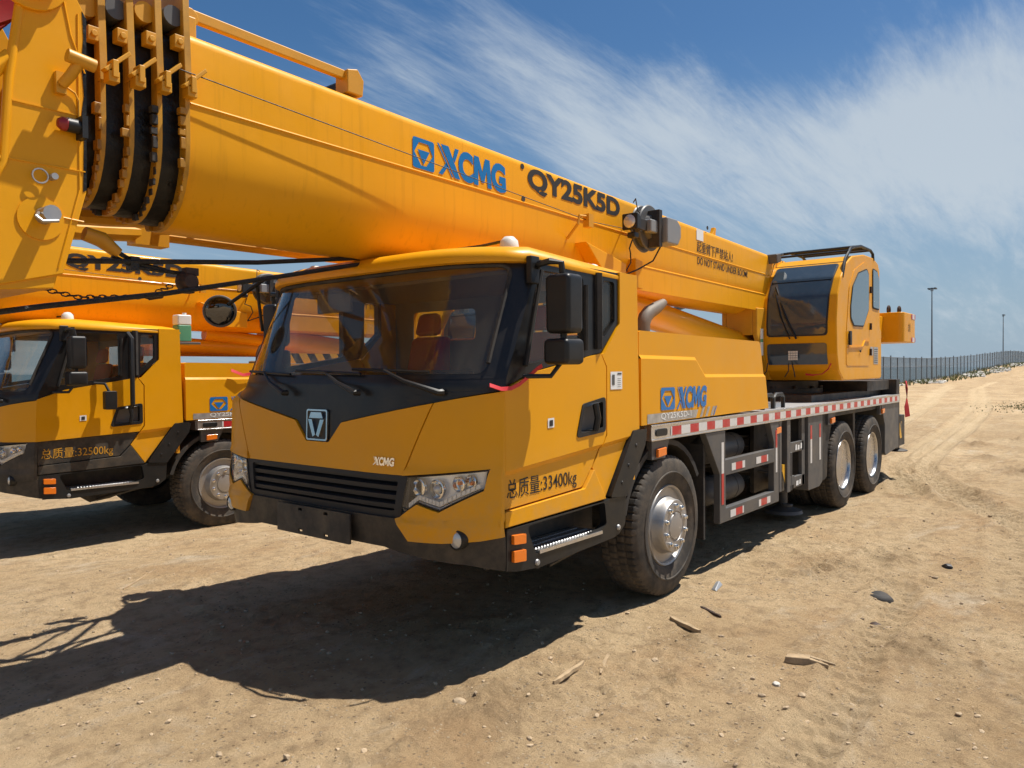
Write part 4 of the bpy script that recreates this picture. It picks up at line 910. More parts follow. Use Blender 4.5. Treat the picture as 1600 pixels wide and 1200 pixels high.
        for t in (0.15, 0.45, 0.8): b.lathe([(0, -.006), (.012, -.005), (.014, 0), (0, 0)] if s < 0 else [(0, .006), (.012, .005), (.014, 0), (0, 0)], 1, (-0.80+.30*t, s*(HW+.012), 0.90+.37*t), 10)
        wg = b.build('mudguard', M_blk, root, bevel=0.004)
        b = MB(); arc = [(0.62*math.cos(t), 0.535+0.62*math.sin(t)) for t in np.linspace(R(30), R(165), 14)]; arc2 = [(0.66*math.cos(t), 0.535+0.66*math.sin(t)) for t in np.linspace(R(165), R(30), 14)]
        b.prism([(x, z) for x, z in arc]+[(x, z) for x, z in arc2], 1, s*0.85, s*1.2); b.box(0.66, 0.69, s*0.86 if s > 0 else -1.2, 1.2 if s > 0 else -0.86, 0.30, 1.1); b.build('mud_flap', M_rub, wg)
    # ---------------- engine cover and exhaust
    def box_side(s):
        def f(x, z, d):
            line = float(np.interp(x, [-0.5, 0.45, 0.63, 2.1], [1.838, 1.83, 1.690, 1.678])); t = min(1, max(0, (line-z)/0.022)); return (x, s*(1.225+0.018*t-d), z)
        return f
    e = MB(); prof = rounded([(-0.455, 1.325), (2.035, 1.345), (1.86, 1.99), (-0.455, 2.015)], [0.0, 0.0, 0.06, 0.03], 5)
    e.prism(prof, 1, -1.20, 1.20); ec = e.build('engine_cover', M_yel, root, bevel=0.02)
    for s in (-1, 1):
        e = MB(); lines = [(-0.455, 1.838), (0.45, 1.83), (0.63, 1.690), (1.947, 1.679)]; dz = 0.026
        lo_l = [(-0.455, 1.838-dz), (0.438, 1.83-dz), (0.618, 1.690-dz), (1.955, 1.679-dz)]
        up = lines+[p for p in prof if p[1] > 1.7 and p[0] > 1][::1]+[p for p in prof if p[1] > 1.9 and p[0] < 1]
        lw = [(-0.455, 1.328), (2.03, 1.346)]+lo_l[::-1]
        panel(e, up, [], lambda x, z, d: (x, s*(1.225-d), z), 0.02, 9)
        panel(e, lw, [], lambda x, z, d: (x, s*(1.243-d), z), 0.02, 9)
        e.add([(x, s*1.225, z) for x, z in lines]+[(x, s*1.243, z) for x, z in lo_l]+[(x, s*1.20, z) for x, z in lines]+[(x, s*1.20, z) for x, z in lo_l], [(i, i+1, i+5, i+4) for i in range(3)]+[(i+8, i+9, i+13, i+12) for i in range(3)])
        e.build('cover_side', M_yel, ec, angle=22)
    t = MB(); lp_ = side(-1, -0.003); logo(t, lp_, -0.165, 0.06, 1.425, 1.595); xcmg(t, lp_, 0.085, 0.615, 1.425, 1.595, 0.12); t.build('maker_lettering', M_blue, ec, smooth=False)
    t = MB(); polys(t, [[(-0.37, 1.335), (0.43, 1.342), (0.47, 1.405), (-0.37, 1.405)]], side(-1, -0.0045)); polys(t, [[(0.50+.1*k, 1.342), (0.545+.1*k, 1.342), (0.60+.1*k, 1.42), (0.555+.1*k, 1.42)] for k in range(3)], side(-1, -0.0045)); bn = t.build('model_band', M_slv, ec, smooth=False)
    t = MB(); lettering(t, 'QY25K5D-1', 0.008, side(-1, -0.0025), -0.165, 0.34, 1.35, 1.405); t.build('model_lettering', M_stk, ec, smooth=False)
    for k, mm in ((0, M_goldink), (2, M_blue)):
        t = MB(); polys(t, [[(0.555+.1*k, 1.345), (0.575+.1*k, 1.345), (0.63+.1*k, 1.42), (0.61+.1*k, 1.42)]], side(-1, -0.003)); t.build('band_stripe', mm, ec, smooth=False)
    e = MB(); e.tube([(0.90, -0.5, 1.98), (0.91, -0.5, 2.15), (0.945, -0.5, 2.215), (1.01, -0.5, 2.26), (1.15, -0.5, 2.31), (1.30, -0.5, 2.37)], [.062, .062, .066, .066, .060, .040], 16); e.lathe([(0.11, 0), (.13, 0), (.13, .03), (.09, .04), (.09, 0)], 2, (0.88, -.5, 2.01), 18); e.build('exhaust_pipe', M_exh, root)
    e = MB(); e.lathe([(0, 0), (0.06, 0.0), (.06, .003), (0, .003)], 0, (1.381, -.5, 2.37), 14); 
    if second:
        b = MB(); b.box(0.55, 1.95, -1.14, -1.10, 2.005, 2.14); b.build('chevron_board', M_haz, ec, smooth=False)
        b = MB(); b.box(-0.525, -0.20, -1.10, -0.80, 2.235, 2.262); b.box(-0.525, -0.50, -1.10, -0.80, 2.10, 2.30); b.build('jug_shelf', M_gry, root, bevel=.004)
    # ---------------- deck with its light-alloy edge rail
    dk = MB(); dk.box(2.06, 7.46, -1.20, 1.20, 1.27, 1.315); dk.box(-0.30, 2.05, -1.20, 1.20, 1.22, 1.30); dk.build('deck', M_galv, root)
    for s in (-1, 1):
        r_ = MB(); y0, y1 = sorted((s*1.25, s*1.205)); r_.box(-0.32, 2.45, y0, y1, 1.205, 1.322); r_.box(2.458, 7.466, y0, y1, 1.205, 1.322)
        for (a, b_) in ((-0.32, 2.45), (2.458, 7.466)): r_.box(a, b_, min(s*1.254, s*1.24), max(s*1.254, s*1.24), 1.308, 1.324); r_.box(a, b_, min(s*1.254, s*1.24), max(s*1.254, s*1.24), 1.203, 1.217)
        ra = r_.build('deck_rail', M_alu, root, bevel=0.003)
        t = MB(); polys(t, [[(-0.02, 1.228), (7.40, 1.228), (7.40, 1.296), (-0.02, 1.296)]], side(s, 0.003)); t.build('reflective_tape', M_tape, ra, smooth=False)
        t = MB(); t.prism(rounded([(-0.26, 1.235), (-0.08, 1.235), (-0.08, 1.29), (-0.26, 1.29)], .025, 5), 1, s*1.2505, s*1.258); t.build('rail_lamp', M_blk, ra, bevel=0.004)
    r_ = MB(); r_.box(-0.325, -0.295, -1.204, 1.204, 1.205, 1.322); r_.build('deck_front_edge', M_alu, root)
    # small amber lamps on brackets under the rail
    for x in (-0.14, 2.31, 4.12, 6.50):
        b = MB(); b.prism([(x-.13, 1.20), (x+.15, 1.20), (x+.08, 1.06), (x-.13, 1.06)], 1, -1.225, -1.18); br = b.build('lamp_bracket', M_gry, root, bevel=0.003)
        b = MB(); b.prism([(x-.07, 1.075), (x+.06, 1.085), (x+.06, 1.145), (x-.07, 1.138)], 1, -1.250, -1.226); b.build('side_marker', M_org, br, bevel=0.005)
    for s in (-1, 1):
        # guard frame behind the front wheel
        g = MB(); outer = [(0.60, 1.20), (1.0, 1.20), (1.0, 0.94), (2.17, 0.94), (2.17, 1.0), (2.06, 1.20), (2.30, 1.20), (2.30, 0.40), (0.885, 0.40), (0.885, 0.83)]
        panel(g, outer, [[(1.01, 0.805), (2.165, 0.805), (2.165, 0.52), (1.01, 0.52)]], side(s, -0.004), 0.06, 2); gd = g.build('side_guard', M_gry, root, bevel=0.006)
        t = MB()
        for (a, z) in ((1.13, 0.835), (1.70, 0.835), (1.10, 0.425), (1.76, 0.425)): polys(t, [[(a, z), (a+.30, z), (a+.30, z+.065), (a, z+.065)]], side(s, -0.001))
        t.build_each('guard_tape', M_tapes, gd, smooth=False)
        t = MB(); polys(t, [[(0.915, 0.56), (0.965, 0.56), (0.965, 1.10), (0.915, 1.10)]], side(s, -0.001)); t.build('upright_tape', M_tapew, gd, smooth=False)
        t = MB(); polys(t, [[(2.205, 0.70), (2.25, 0.70), (2.25, 1.12), (2.205, 1.12)]], side(s, -0.001)); t.build('upright_tape', M_tapez, gd, smooth=False)
        # air tanks behind it
        for z in (0.985, 0.60):
            a = MB(); a.lathe([(0, -.42), (.07, -.41), (.12, -.36), (.13, -.30), (.13, .30), (.12, .36), (.07, .41), (0, .42)], 0, (1.55, s*.93, z), 22); a.lathe([(.134, -.02), (.134, .02)], 0, (1.40, s*.93, z), 22); a.lathe([(.134, -.02), (.134, .02)], 0, (1.75, s*.93, z), 22); a.build('air_tank', M_gry, root)
        # outrigger bay
        ob = MB(); ob.box(2.36, 2.43, s*1.2-.03, s*1.2+.03, 0.48, 1.20); ob.box(2.56, 2.66, s*1.2-.04, s*1.2+.04, 0.45, 1.20); ob.box(2.66, 3.16, s*1.19-.02, s*1.19+.02, 0.84, 0.95); ob.box(2.66, 2.84, s*1.12-.1, s*1.12+.1, 0.50, 0.60); ob.box(2.84, 3.19, s*1.19-.02, s*1.19+.02, 0.46, 0.58); ob.box(3.10, 3.20, s*1.19-.02, s*1.19+.02, 0.46, 1.20); ob.tube([(2.75, s*1.2, .45), (2.75, s*1.2, .85)], .025, 8); ob.tube([(2.92, s*1.1, .95), (2.92, s*1.1, 1.15)], .03, 8)
        oo = ob.build('outrigger_box', M_gry, root, bevel=0.006)
        t = MB(); t.prism([(2.475, 0.48), (2.55, 0.48), (2.55, 0.745), (2.475, 0.745)], 1, s*1.18, s*1.22); t.build('hazard_plate', M_haz, oo, smooth=False)
        t = MB()
        for (a, z, w, h) in ((2.88, .86, .05, .06), (2.95, .86, .06, .05), (3.04, .865, .05, .06), (2.90, .48, .08, .05), (3.0, .485, .05, .05)): polys(t, [[(a, z), (a+w, z), (a+w, z+h), (a+.01, z+h)]], side(s, -0.036))
        t.build('torn_label', M_stk, oo, smooth=False)
        d_ = MB(); d_.box(2.35, 3.22, s*0.95-.02, s*0.95+.02, 0.45, 1.2); d_.box(2.4, 3.2, s*.55-.35, s*.55+.35, .62, 1.0); d_.build('outrigger_beam', M_dark, oo)
        pd = MB(); pd.lathe([(0, .02), (.045, .02), (.045, -.30), (0, -.3)], 2, (3.52, s*.86, .42), 16); pd.lathe([(0, .10), (.07, .10), (.11, .06), (.20, .035), (.215, .0), (0, -.0)], 2, (3.52, s*.86, .065), 24); pd.ring((3.38, s*.95, .18), 2, .05, .014, 12, 6); pd.build('outrigger_foot', M_gry, oo)
        hs_ = MB()
        for k in range(5): z_ = .66+.09*k; hs_.tube([(.95, s*(.78+.02*k), z_), (1.6+.1*k, s*(.80+.015*k), z_-.06), (2.2, s*.86, z_+.02), (2.5+.06*k, s*.98, z_-.04*(k % 2)), (2.72+.06*k, s*1.03, .62+.05*k), (2.9+.05*k, s*1.05, 1.0)], .013, 6)
        hs_.build('hydraulic_hoses', M_rub, oo)
        # tool locker, rear mudguard, tail locker
        lk = MB(); lk.prism(rounded([(3.235, 1.20), (3.74, 1.20), (3.74, 0.43), (3.62, 0.385), (3.235, 0.385)], [.01, .01, .05, .05, .02]), 1, s*0.75, s*1.235); lo_ = lk.build('tool_locker', M_gry, root, bevel=0.012)
        t = MB(); polys(t, [[(3.30, 0.68), (3.355, 0.68), (3.355, 1.10), (3.30, 1.10)], [(3.61, 0.69), (3.665, 0.69), (3.665, 1.10), (3.61, 1.10)]], side(s, -0.012)); t.build_each('upright_tape', M_tapez, lo_, smooth=False)
        mg = MB(); mg.prism([(3.76, 1.20), (4.40, 1.20), (4.20, 1.06), (4.06, 0.80), (4.02, 0.45), (3.94, 0.42), (3.76, 0.42)], 1, s*0.85, s*1.20); mg.prism([(5.26, 1.2), (5.36, 1.2), (5.36, .55), (5.30, .55)], 1, s*.8, s*1.16); mg.box(4.4, 6.6, s*.98-.2, s*.98+.2, 1.14, 1.2)
        mg.build('rear_mudguard', M_dark, root, bevel=0.01)
        tl = MB(); tl.prism(rounded([(6.42, 1.20), (7.44, 1.20), (7.44, 0.52), (6.68, 0.46), (6.62, 0.50), (6.62, 0.90)], [.0, .0, .01, .04, .02, .05]), 1, s*0.8, s*1.235); tb = tl.build('tail_locker', M_gry, root, bevel=0.01)
    tp = MB(); tp.box(7.48, 7.68, -1.20, 1.20, 0.48, 1.55); tp.box(7.69, 8.20, -1.05, 1.05, 0.48, 1.45); tp.box(7.7, 8.12, -1.18, -1.06, .50, .98); tp.tube([(7.9, -1.1, .52), (7.9, -1.1, .44)], .05, 10); tp.lathe([(0, .05), (.08, .045), (.17, .015), (.17, 0), (0, 0)], 2, (7.9, -1.1, .41), 18)
    tail = tp.build('rear_outrigger_box', M_dark, root, bevel=0.012)
    tp = MB(); tp.prism([(7.76, .62), (7.90, .62), (7.90, .88), (7.76, .88)], 1, -1.186, -1.18); tp.build('hazard_plate', M_haz, tail, smooth=False)
    # ---------------- turntable and superstructure
    tt = MB(); tt.lathe([(0, 0), (.72, 0), (.72, .16), (.66, .16), (.66, .26), (0, .26)], 2, (5.35, 0, 1.30), 40); tt.box(4.15, 7.46, -0.98, 0.98, 1.317, 1.40); tt.box(6.2, 7.45, -1.1, 1.1, 1.40, 1.54)
    for k in range(14): t_ = 2*math.pi*k/14; tt.lathe([(0, 0), (.03, 0), (.03, .04), (0, .04)], 2, (5.35+.69*math.cos(t_), .69*math.sin(t_), 1.455), 8)
    tu = tt.build('turntable', M_dark, root)
    b = MB(); b.box(2.10, 3.05, -1.02, -0.75, 1.316, 1.36)
    for k in range(18): b.box(2.12+.05*k, 2.14+.05*k, -1.02, -0.75, 1.361, 1.367)
    b.build('deck_step', M_galv, root, smooth=False)
    b = MB()
    for x in (2.25, 2.55): b.tube([(x, -1.1, 1.31), (x, -1.1, 1.43), (x+.06, -1.1, 1.46), (x+.24, -1.1, 1.46), (x+.28, -1.1, 1.43), (x+.28, -1.1, 1.31)], .022, 7)
    b.build('deck_handle', M_blk, root)
    ss = MB(); ss.prism([(4.15, 2.16), (4.15, 2.50), (4.9, 2.52), (7.4, 3.1), (8.1, 2.75), (8.0, 1.60), (4.6, 1.58)], 1, 0.10, 0.16); ss.prism([(4.15, 2.16), (4.15, 2.50), (4.9, 2.52), (7.4, 3.1), (8.1, 2.75), (8.0, 1.60), (4.6, 1.58)], 1, -0.31, -0.25); ss.box(4.15, 4.22, -.25, .10, 2.16, 2.5); ss.prism([(4.55, 1.58), (8.0, 1.58), (8.0, 1.9), (4.8, 1.75)], 1, -.24, .09); ss.prism([(4.3, 1.6), (7.6, 1.6), (7.6, 2.2), (4.6, 2.15)], 1, 0.4, 1.2)
    ss.build('slewing_frame', M_yold, root, bevel=0.01)
    cy = MB(); cy.tube([(0.35, 0, 2.42), (2.2, 0, 2.26), (2.3, 0, 2.25)], .085, 18); cy.tube([(1.2, 0.0, 2.40), (4.6, 0.0, 2.02)], 0.155, 20); (cy.tube([(-0.55, .05, 2.30), (2.2, .05, 2.16)], .10, 16), cy.box(-.5, 2.2, .2, .3, 2.12, 2.26)) if second else None; cy.build('luffing_cylinder', M_yel, root)
    cw = MB(); cw.prism(rounded([(7.95, -1.2), (8.79, -1.2), (8.79, 1.2), (7.95, 1.2)], [.09, .04, .04, .09], 5), 2, 2.135, 2.61); cw.box(7.6, 7.97, -.9, .9, 2.2, 2.55); co = cw.build('counterweight', M_yel, root, bevel=0.015)
    b = MB()
    for (x, y) in ((8.0, -0.70), (8.1, -0.95), (8.35, -1.05)): b.ring((x, y, 2.66), 1, .06, .020, 14, 6)
    b.build_each('lifting_eye', M_rust, co)
    b = MB(); polys(b, [[(8.48, 2.52), (8.78, 2.52), (8.78, 2.60), (8.48, 2.60)], [(8.48, 2.145), (8.78, 2.145), (8.78, 2.22), (8.48, 2.22)]], lambda x, z, d: (x, -1.204, z)); b.build('reflective_tape', M_tapes, co, smooth=False)
    b = MB(); lettering(b, '总重', 0.0, lambda x, z, d: (x, -1.204, z), 8.25, 8.42, 2.31, 2.44); b.build('weight_lettering', M_ink, co, smooth=False)
    # ---------------- operator's cab
    P = [(4.70, 1.575), (4.50, 1.70), (4.43, 1.90), (4.40, 2.30), (4.45, 2.62), (4.60, 2.86), (4.82, 3.05), (5.10, 3.17), (5.64, 3.25), (6.13, 3.255), (6.38, 3.20), (6.46, 3.08), (6.48, 2.30), (6.56, 2.25), (6.56, 1.60), (6.50, 1.575)]
    prof = rounded(P, [.05, .06, .08, .2, .2, .2, .2, .2, .3, .2, .1, .08, .02, .02, .03, .02], 5)
    Y0, Y1 = -1.20, -0.26
    oc = MB(); oc.prism(prof, 1, Y0, Y1); ocb = oc.build('operator_cab', M_yel, root, bevel=0.055, seg=4)
    # arc-length coordinate up the front of the cab
    arcp = [(4.47, 1.78), (4.43, 1.90), (4.40, 2.30), (4.45, 2.62), (4.60, 2.86), (4.82, 3.05), (5.10, 3.17), (5.5, 3.236)]
    zs_ = np.array([p[1] for p in arcp]); xs_ = np.array([p[0] for p in arcp]); L = np.concatenate([[0], np.cumsum(np.hypot(np.diff(xs_), np.diff(zs_)))])
    def ocf(pr):
        def f(y, l, d):
            x = float(np.interp(l, L, xs_)); z = float(np.interp(l, L, zs_)); e = 0.02
            tx = float(np.interp(l+e, L, xs_)-np.interp(l-e, L, xs_)); tz = float(np.interp(l+e, L, zs_)-np.interp(l-e, L, zs_)); h = math.hypot(tx, tz) or 1
            nx_, nz_ = -tz/h, tx/h; return (x+nx_*(pr-d), y, z+nz_*(pr-d))
        return f
    g = MB(); panel(g, rounded([(-1.09, 0.36), (-0.34, 0.36), (-0.33, 1.42), (-1.12, 1.42)], .05), [], ocf(0.010), 0.03, 0.08); g.build('front_window', M_dash, ocb)
    g = MB(); panel(g, rounded([(-1.07, 0.38), (-0.36, 0.38), (-0.35, 1.08), (-1.10, 1.08)], .05), [], ocf(0.016), 0.005, 0.08); panel(g, rounded([(-1.10, 1.10), (-0.35, 1.10), (-0.35, 1.40), (-1.10, 1.40)], .03), [], ocf(0.016), 0.005, 0.08)
    M_ocg = MATS.get('og') or mat('og', (0.035, 0.055, 0.075), 0.07, coat=0.8, dust=0.14, dustcol=(0.16, 0.20, 0.23)); M_ocg.name = 'dark_operator_glass'
    g.build('front_glass', M_ocg, ocb)
    g = MB(); panel(g, rounded([(-1.08, -0.02), (-0.34, -0.02), (-0.34, 0.27), (-1.08, 0.27)], .04), [], ocf(0.010), 0.03, 0.08); g.build('lower_window', M_ocg, ocb)
    g = MB(); 
    for k in range(4):
        for j in range(4): g.box(4.385, 4.40, -0.735+.03*k, -0.71+.03*k, 1.835+.03*j, 1.86+.03*j)
    g.build('panel_lights', M_wht, ocb, smooth=False)
    g = MB(); g.tube([ocf(.03)(-0.72, 0.33, 0), ocf(.04)(-0.58, 0.62, 0), ocf(.03)(-0.42, 1.02, 0)], 0.013, 6); g.tube([ocf(.03)(-0.64, 0.33, 0), ocf(.04)(-0.52, 0.62, 0), ocf(.03)(-0.44, 0.9, 0)], 0.008, 6); g.build('wiper', M_blk, ocb)
    s = -1
    def ocs(pr): return lambda x, z, d: (x, Y0-pr+d, z)
    dl = rounded([(4.80, 1.76), (4.80, 2.16), (4.93, 2.76), (5.16, 3.00), (5.66, 3.155), (5.86, 3.10), (5.90, 2.90), (5.88, 1.76)], [.06, .1, .15, .15, .15, .08, .05, .06], 5)
    wl_ = rounded([(4.96, 2.36), (4.955, 2.52), (5.05, 2.78), (5.32, 2.98), (5.74, 3.07), (5.83, 3.0), (5.83, 2.52), (5.56, 2.275), (5.10, 2.265)], [.06, .05, .1, .12, .1, .05, .08, .1, .08], 4)
    g = MB(); panel(g, dl, [], ocs(0.006), 0.03, 9); dr2 = g.build('operator_door', M_yel, ocb)
    g = MB(); panel(g, wl_, [], ocs(0.014), 0.03, 9); g.build('window_seal', M_rub, dr2)
    g = MB(); panel(g, [(x*0.955+5.39*0.045, z*0.955+2.67*0.045) for x, z in wl_], [], ocs(0.017), 0.01, 9)
    M_osg = MATS.get('osg') or mat('osg', (0.10, 0.13, 0.14), 0.08, coat=0.8); M_osg.name = 'grey_operator_glass'
    g.build('door_window', M_osg, dr2)
    g = MB(); g.prism(rounded([(4.87, 2.02), (4.94, 2.02), (4.94, 2.20), (4.87, 2.20)], .02), 1, Y0-.035, Y0-.014); g.lathe([(0, 0), (.018, 0), (.018, -.008), (0, -.008)], 1, (5.40, Y0-.014, 1.95), 10); g.build('door_handle', M_blk, dr2)
    g = MB(); panel(g, [(4.84, 2.0), (5.50, 2.02), (5.62, 2.10), (5.86, 2.10), (5.86, 2.085), (5.63, 2.085), (5.51, 2.005), (4.84, 1.985)], [], ocs(0.020), 0.02, 0.5); g.build('door_crease', M_yel, dr2)
    wr = rounded([(6.05, 2.55), (6.05, 3.11), (6.30, 3.09), (6.41, 2.98), (6.41, 2.54)], .05)
    g = MB(); panel(g, wr, [], ocs(0.008), 0.03, 0.3); g.build('rear_window_seal', M_rub, ocb)
    g = MB(); panel(g, [(x*0.9+6.23*0.1, z*0.93+2.82*0.07) for x, z in wr], [], ocs(0.013), 0.01, 0.3); g.build('rear_side_window', M_osg, ocb)
    g = MB(); 
    for z in (1.9, 2.25, 2.75): g.box(5.90, 5.93, Y0-.03, Y0-.002, z, z+.09)
    g.build_each('hinge', M_rust, ocb)
    g = MB(); polys(g, [[(6.12, 1.78), (6.36, 1.78), (6.36, 2.02), (6.12, 2.02)], [(5.95, 1.90), (6.09, 1.90), (6.09, 2.02), (5.95, 2.02)]], ocs(0.003)); g.build('data_plate', M_slv, ocb, smooth=False)
    g = MB(); polys(g, [[(6.15, 1.80+.03*k), (6.33, 1.80+.03*k), (6.33, 1.812+.03*k), (6.15, 1.812+.03*k)] for k in range(7)], ocs(0.005)); g.build('plate_print', M_gry, ocb, smooth=False)
    # guard rack over the roof
    g = MB()
    for y in (-1.19, -0.27): g.tube([(4.66, y, 2.86), (4.80, y, 3.10), (5.05, y, 3.27), (5.5, y, 3.345), (6.0, y, 3.345), (6.12, y, 3.31), (6.14, y, 3.22)], 0.020, 7)
    for x, z in ((4.95, 3.22), (5.2, 3.30), (5.35, 3.325), (5.5, 3.345), (5.65, 3.345), (5.8, 3.345), (6.0, 3.345)): g.tube([(x, -1.19, z), (x, -0.27, z)], 0.016, 7)
    g.build('roof_guard', M_blk, ocb)
    g = MB(); g.hexa([(4.62, -.40, 3.10), (4.78, -.40, 3.14), (4.78, -.18, 3.14), (4.62, -.18, 3.10)], [(4.60, -.40, 3.22), (4.76, -.40, 3.25), (4.76, -.18, 3.25), (4.60, -.18, 3.22)]); g.build('roof_work_lamp', M_gry, ocb, bevel=0.012)
    # stacked warning light post beside the cab
    g = MB(); g.tube([(4.30, -0.28, 1.72), (4.30, -0.28, 1.90)], .030, 12); ps = g.build('signal_light', M_galv, ocb)
    for (a, b_, mm) in ((1.90, 2.07, M_wht), (2.07, 2.11, M_green), (2.11, 2.24, M_wht)):
        g = MB(); g.tube([(4.30, -0.28, a), (4.30, -0.28, b_)], .05, 16); g.build('signal_lens', mm, ps)
    g = MB(); 
    for (y, dy) in ((-0.62, .05), (-0.66, -.04), (-0.35, .08)): g.tube([(4.40, y, 1.80), (4.38, y-.02+dy*.3, 1.70), (4.40, y+dy, 1.62)], .007, 5)
    g.build('loose_cable', M_rub, ocb)
    # ---------------- boom
    bo_ = MB(); secs = [boom_sec(x) for x in np.linspace(-3.32, 7.3, 28)]; n = len(secs[0]); v = []; f = []
    for x, sct in zip(np.linspace(-3.32, 7.3, 28), secs): v += [(x, y, z) for y, z in sct]
    for i in range(27):
        for k in range(n): f.append((i*n+k, i*n+(k+1) % n, (i+1)*n+(k+1) % n, (i+1)*n+k))
    f += [tuple(range(n)), tuple(27*n+k for k in range(n))[::-1]]
    bo_.add(v, f); boom = bo_.build('boom', M_boom, root, angle=40)
    sm = MB()
    for s in (-1, 1):
        for x0, x1, za, zb, r_ in ((-3.30, 7.2, 3.092, 2.955, .007), (1.1, 7.2, 2.795, 2.69, .012)):
            sm.tube([(x, s*0.285, bt(x, za, zb)) for x in np.linspace(x0, x1, 8)], r_, 5)
        sm.prism([(1.1, bt(1.1, 2.795, 2.69)), (7.2, bt(7.2, 2.795, 2.69)), (7.2, 2.45), (1.1, 2.50)], 1, s*0.279, s*0.292)
    sm.build('weld_seam', M_boom, boom)
    side_b = lambda u, z, d: (u, -0.2885, bt(u, z, z-0.137)+0.0)     # lettering follows the seam's slope
    # local z is the height at the boom's front
    zc = lambda z, x: z+0.137*(x-BX[0])/(BX[1]-BX[0])
    sh = -0.9 if second else 0.0
    sl = -1.3 if second else 0.0
    t = MB(); logo(t, side_b, -1.77+sl, -1.57+sl, 3.112, 3.315); xcmg(t, side_b, -1.53+sl, -0.80+sl, 3.118, 3.325, -0.06); t.build('maker_lettering', M_blue, boom, smooth=False)
    t = MB(); dz_ = -0.035 if second else 0.0; lettering(t, 'QY25K5D', 0.044, side_b, -0.535+sh, 0.86+sh, 3.185+dz_, 3.385+dz_); t.build('model_lettering', M_ink, boom, smooth=False)
    t = MB(); lettering(t, '起重臂下严禁站人!', 0.006, side_b, 2.48, 3.45, 3.115, 3.24) ; lettering(t, 'DO NOT STAND UNDER BOOM!', 0.010, side_b, 2.49, 3.90, 2.985, 3.065); t.build('warning_lettering', M_ink, boom, smooth=False)
    t = MB(); polys(t, [[(2.47, 3.25), (2.64, 3.25), (2.64, 3.37), (2.47, 3.37)]], side_b); t.build('boom_sticker', M_stk, boom, smooth=False)
    t = MB()
    for x, z in ((-0.60, 3.37), (-0.59, 3.12), (2.75, 3.42)): t.lathe([(0, 0), (.022, 0), (.022, -.004), (0, -.004)], 1, (x, -.285, bt(x, z, z-.137)), 14)
    t.build('plug_hole', M_dark, boom)
    # angle bracket carrying the length-indicator cord
    t = MB(); t.tube([(-3.4, -0.33, 3.23), (0.20, -0.40, 2.995), (0.95, -0.40, 3.02)], .0032, 5); t.build('indicator_cord', M_rope, boom)
    t = MB(); t.tube([(0.0, -.29, 2.84), (0.0, -.40, 2.95), (0.02, -.40, 3.02), (0.14, -.40, 3.03)], .012, 6); t.box(0.12, 0.19, -.43, -.37, 2.94, 3.05); t.build('cord_guide', M_yold, boom)
    # side lug plates
    t = MB(); t.prism([(0.12, 2.82), (0.78, 2.70), (0.78, 2.50), (0.50, 2.50)], 1, -.40, -.27); t.build('boom_lug', M_yel, boom, bevel=.01)
    t = MB(); t.prism([(1.02, 2.78), (1.16, 2.76), (1.16, 2.5), (1.02, 2.5)], 1, -.36, -.27); t.prism([(3.02, 3.28), (3.12, 3.28), (3.14, 3.37), (3.10, 3.38), (3.07, 3.33)], 1, -.22, -.17); t.build_each('boom_stop', M_boom, boom, bevel=.008)
    # cable reel with motor and a work lamp
    rl_ = MB(); rl_.lathe([(0, .0), (.21, .0), (.22, -.012), (.21, -.022), (.17, -.022), (.165, -.07), (.205, -.075), (.215, -.088), (.205, -.098), (.13, -.10), (.12, -.14), (.05, -.15), (0, -.15)], 1, (1.06, -.40, 3.05), 36)
    reel = rl_.build('cable_reel', M_gry, boom)
    rl_ = MB(); rl_.prism(rounded([(1.08, 2.90), (1.30, 2.90), (1.36, 2.98), (1.36, 3.08), (1.28, 3.14), (1.08, 3.14)], .02), 1, -.66, -.50); rl_.box(.88, 1.02, -.60, -.52, 2.98, 3.10); rl_.build('reel_motor', M_motor, reel, bevel=.015)
    rl_ = MB(); rl_.box(.70, 1.1, -.56, -.53, 2.99, 3.09); rl_.box(1.0, 1.06, -.62, -.5, 2.86, 3.2); rl_.build('reel_bracket', M_dark, reel, bevel=.005)
    rl_ = MB(); rl_.tube([(1.0, -.35, 3.30), (.92, -.42, 3.31), (.90, -.45, 3.20), (.96, -.5, 3.1)], .006, 5); rl_.tube([(1.15, -.55, 2.88), (1.10, -.5, 2.75), (.95, -.42, 2.66), (.80, -.36, 2.6)], .008, 5); rl_.tube([(.72, -.5, 2.9), (.70, -.48, 2.82), (.82, -.42, 2.80), (.86, -.4, 2.72), (.80, -.36, 2.6)], .007, 5); rl_.build_each('reel_cable', M_rub, reel)
    wk = MB(); wk.hexa([(.60, -.62, 2.965), (.60, -.46, 2.965), (.70, -.48, 2.985), (.70, -.60, 2.985)], [(.60, -.62, 3.115), (.60, -.46, 3.115), (.70, -.48, 3.095), (.70, -.60, 3.095)]); wk.box(.62, .70, -.58, -.50, 2.90, 2.95); wo_ = wk.build('work_lamp', M_blk, boom, bevel=.012)
    wk = MB(); wk.lathe([(0, -.012), (.04, -.009), (.058, 0), (.058, .006), (0, .006)], 0, (.597, -.54, 3.04), 22); wk.build('lamp_lens', M_lampglass, wo_)
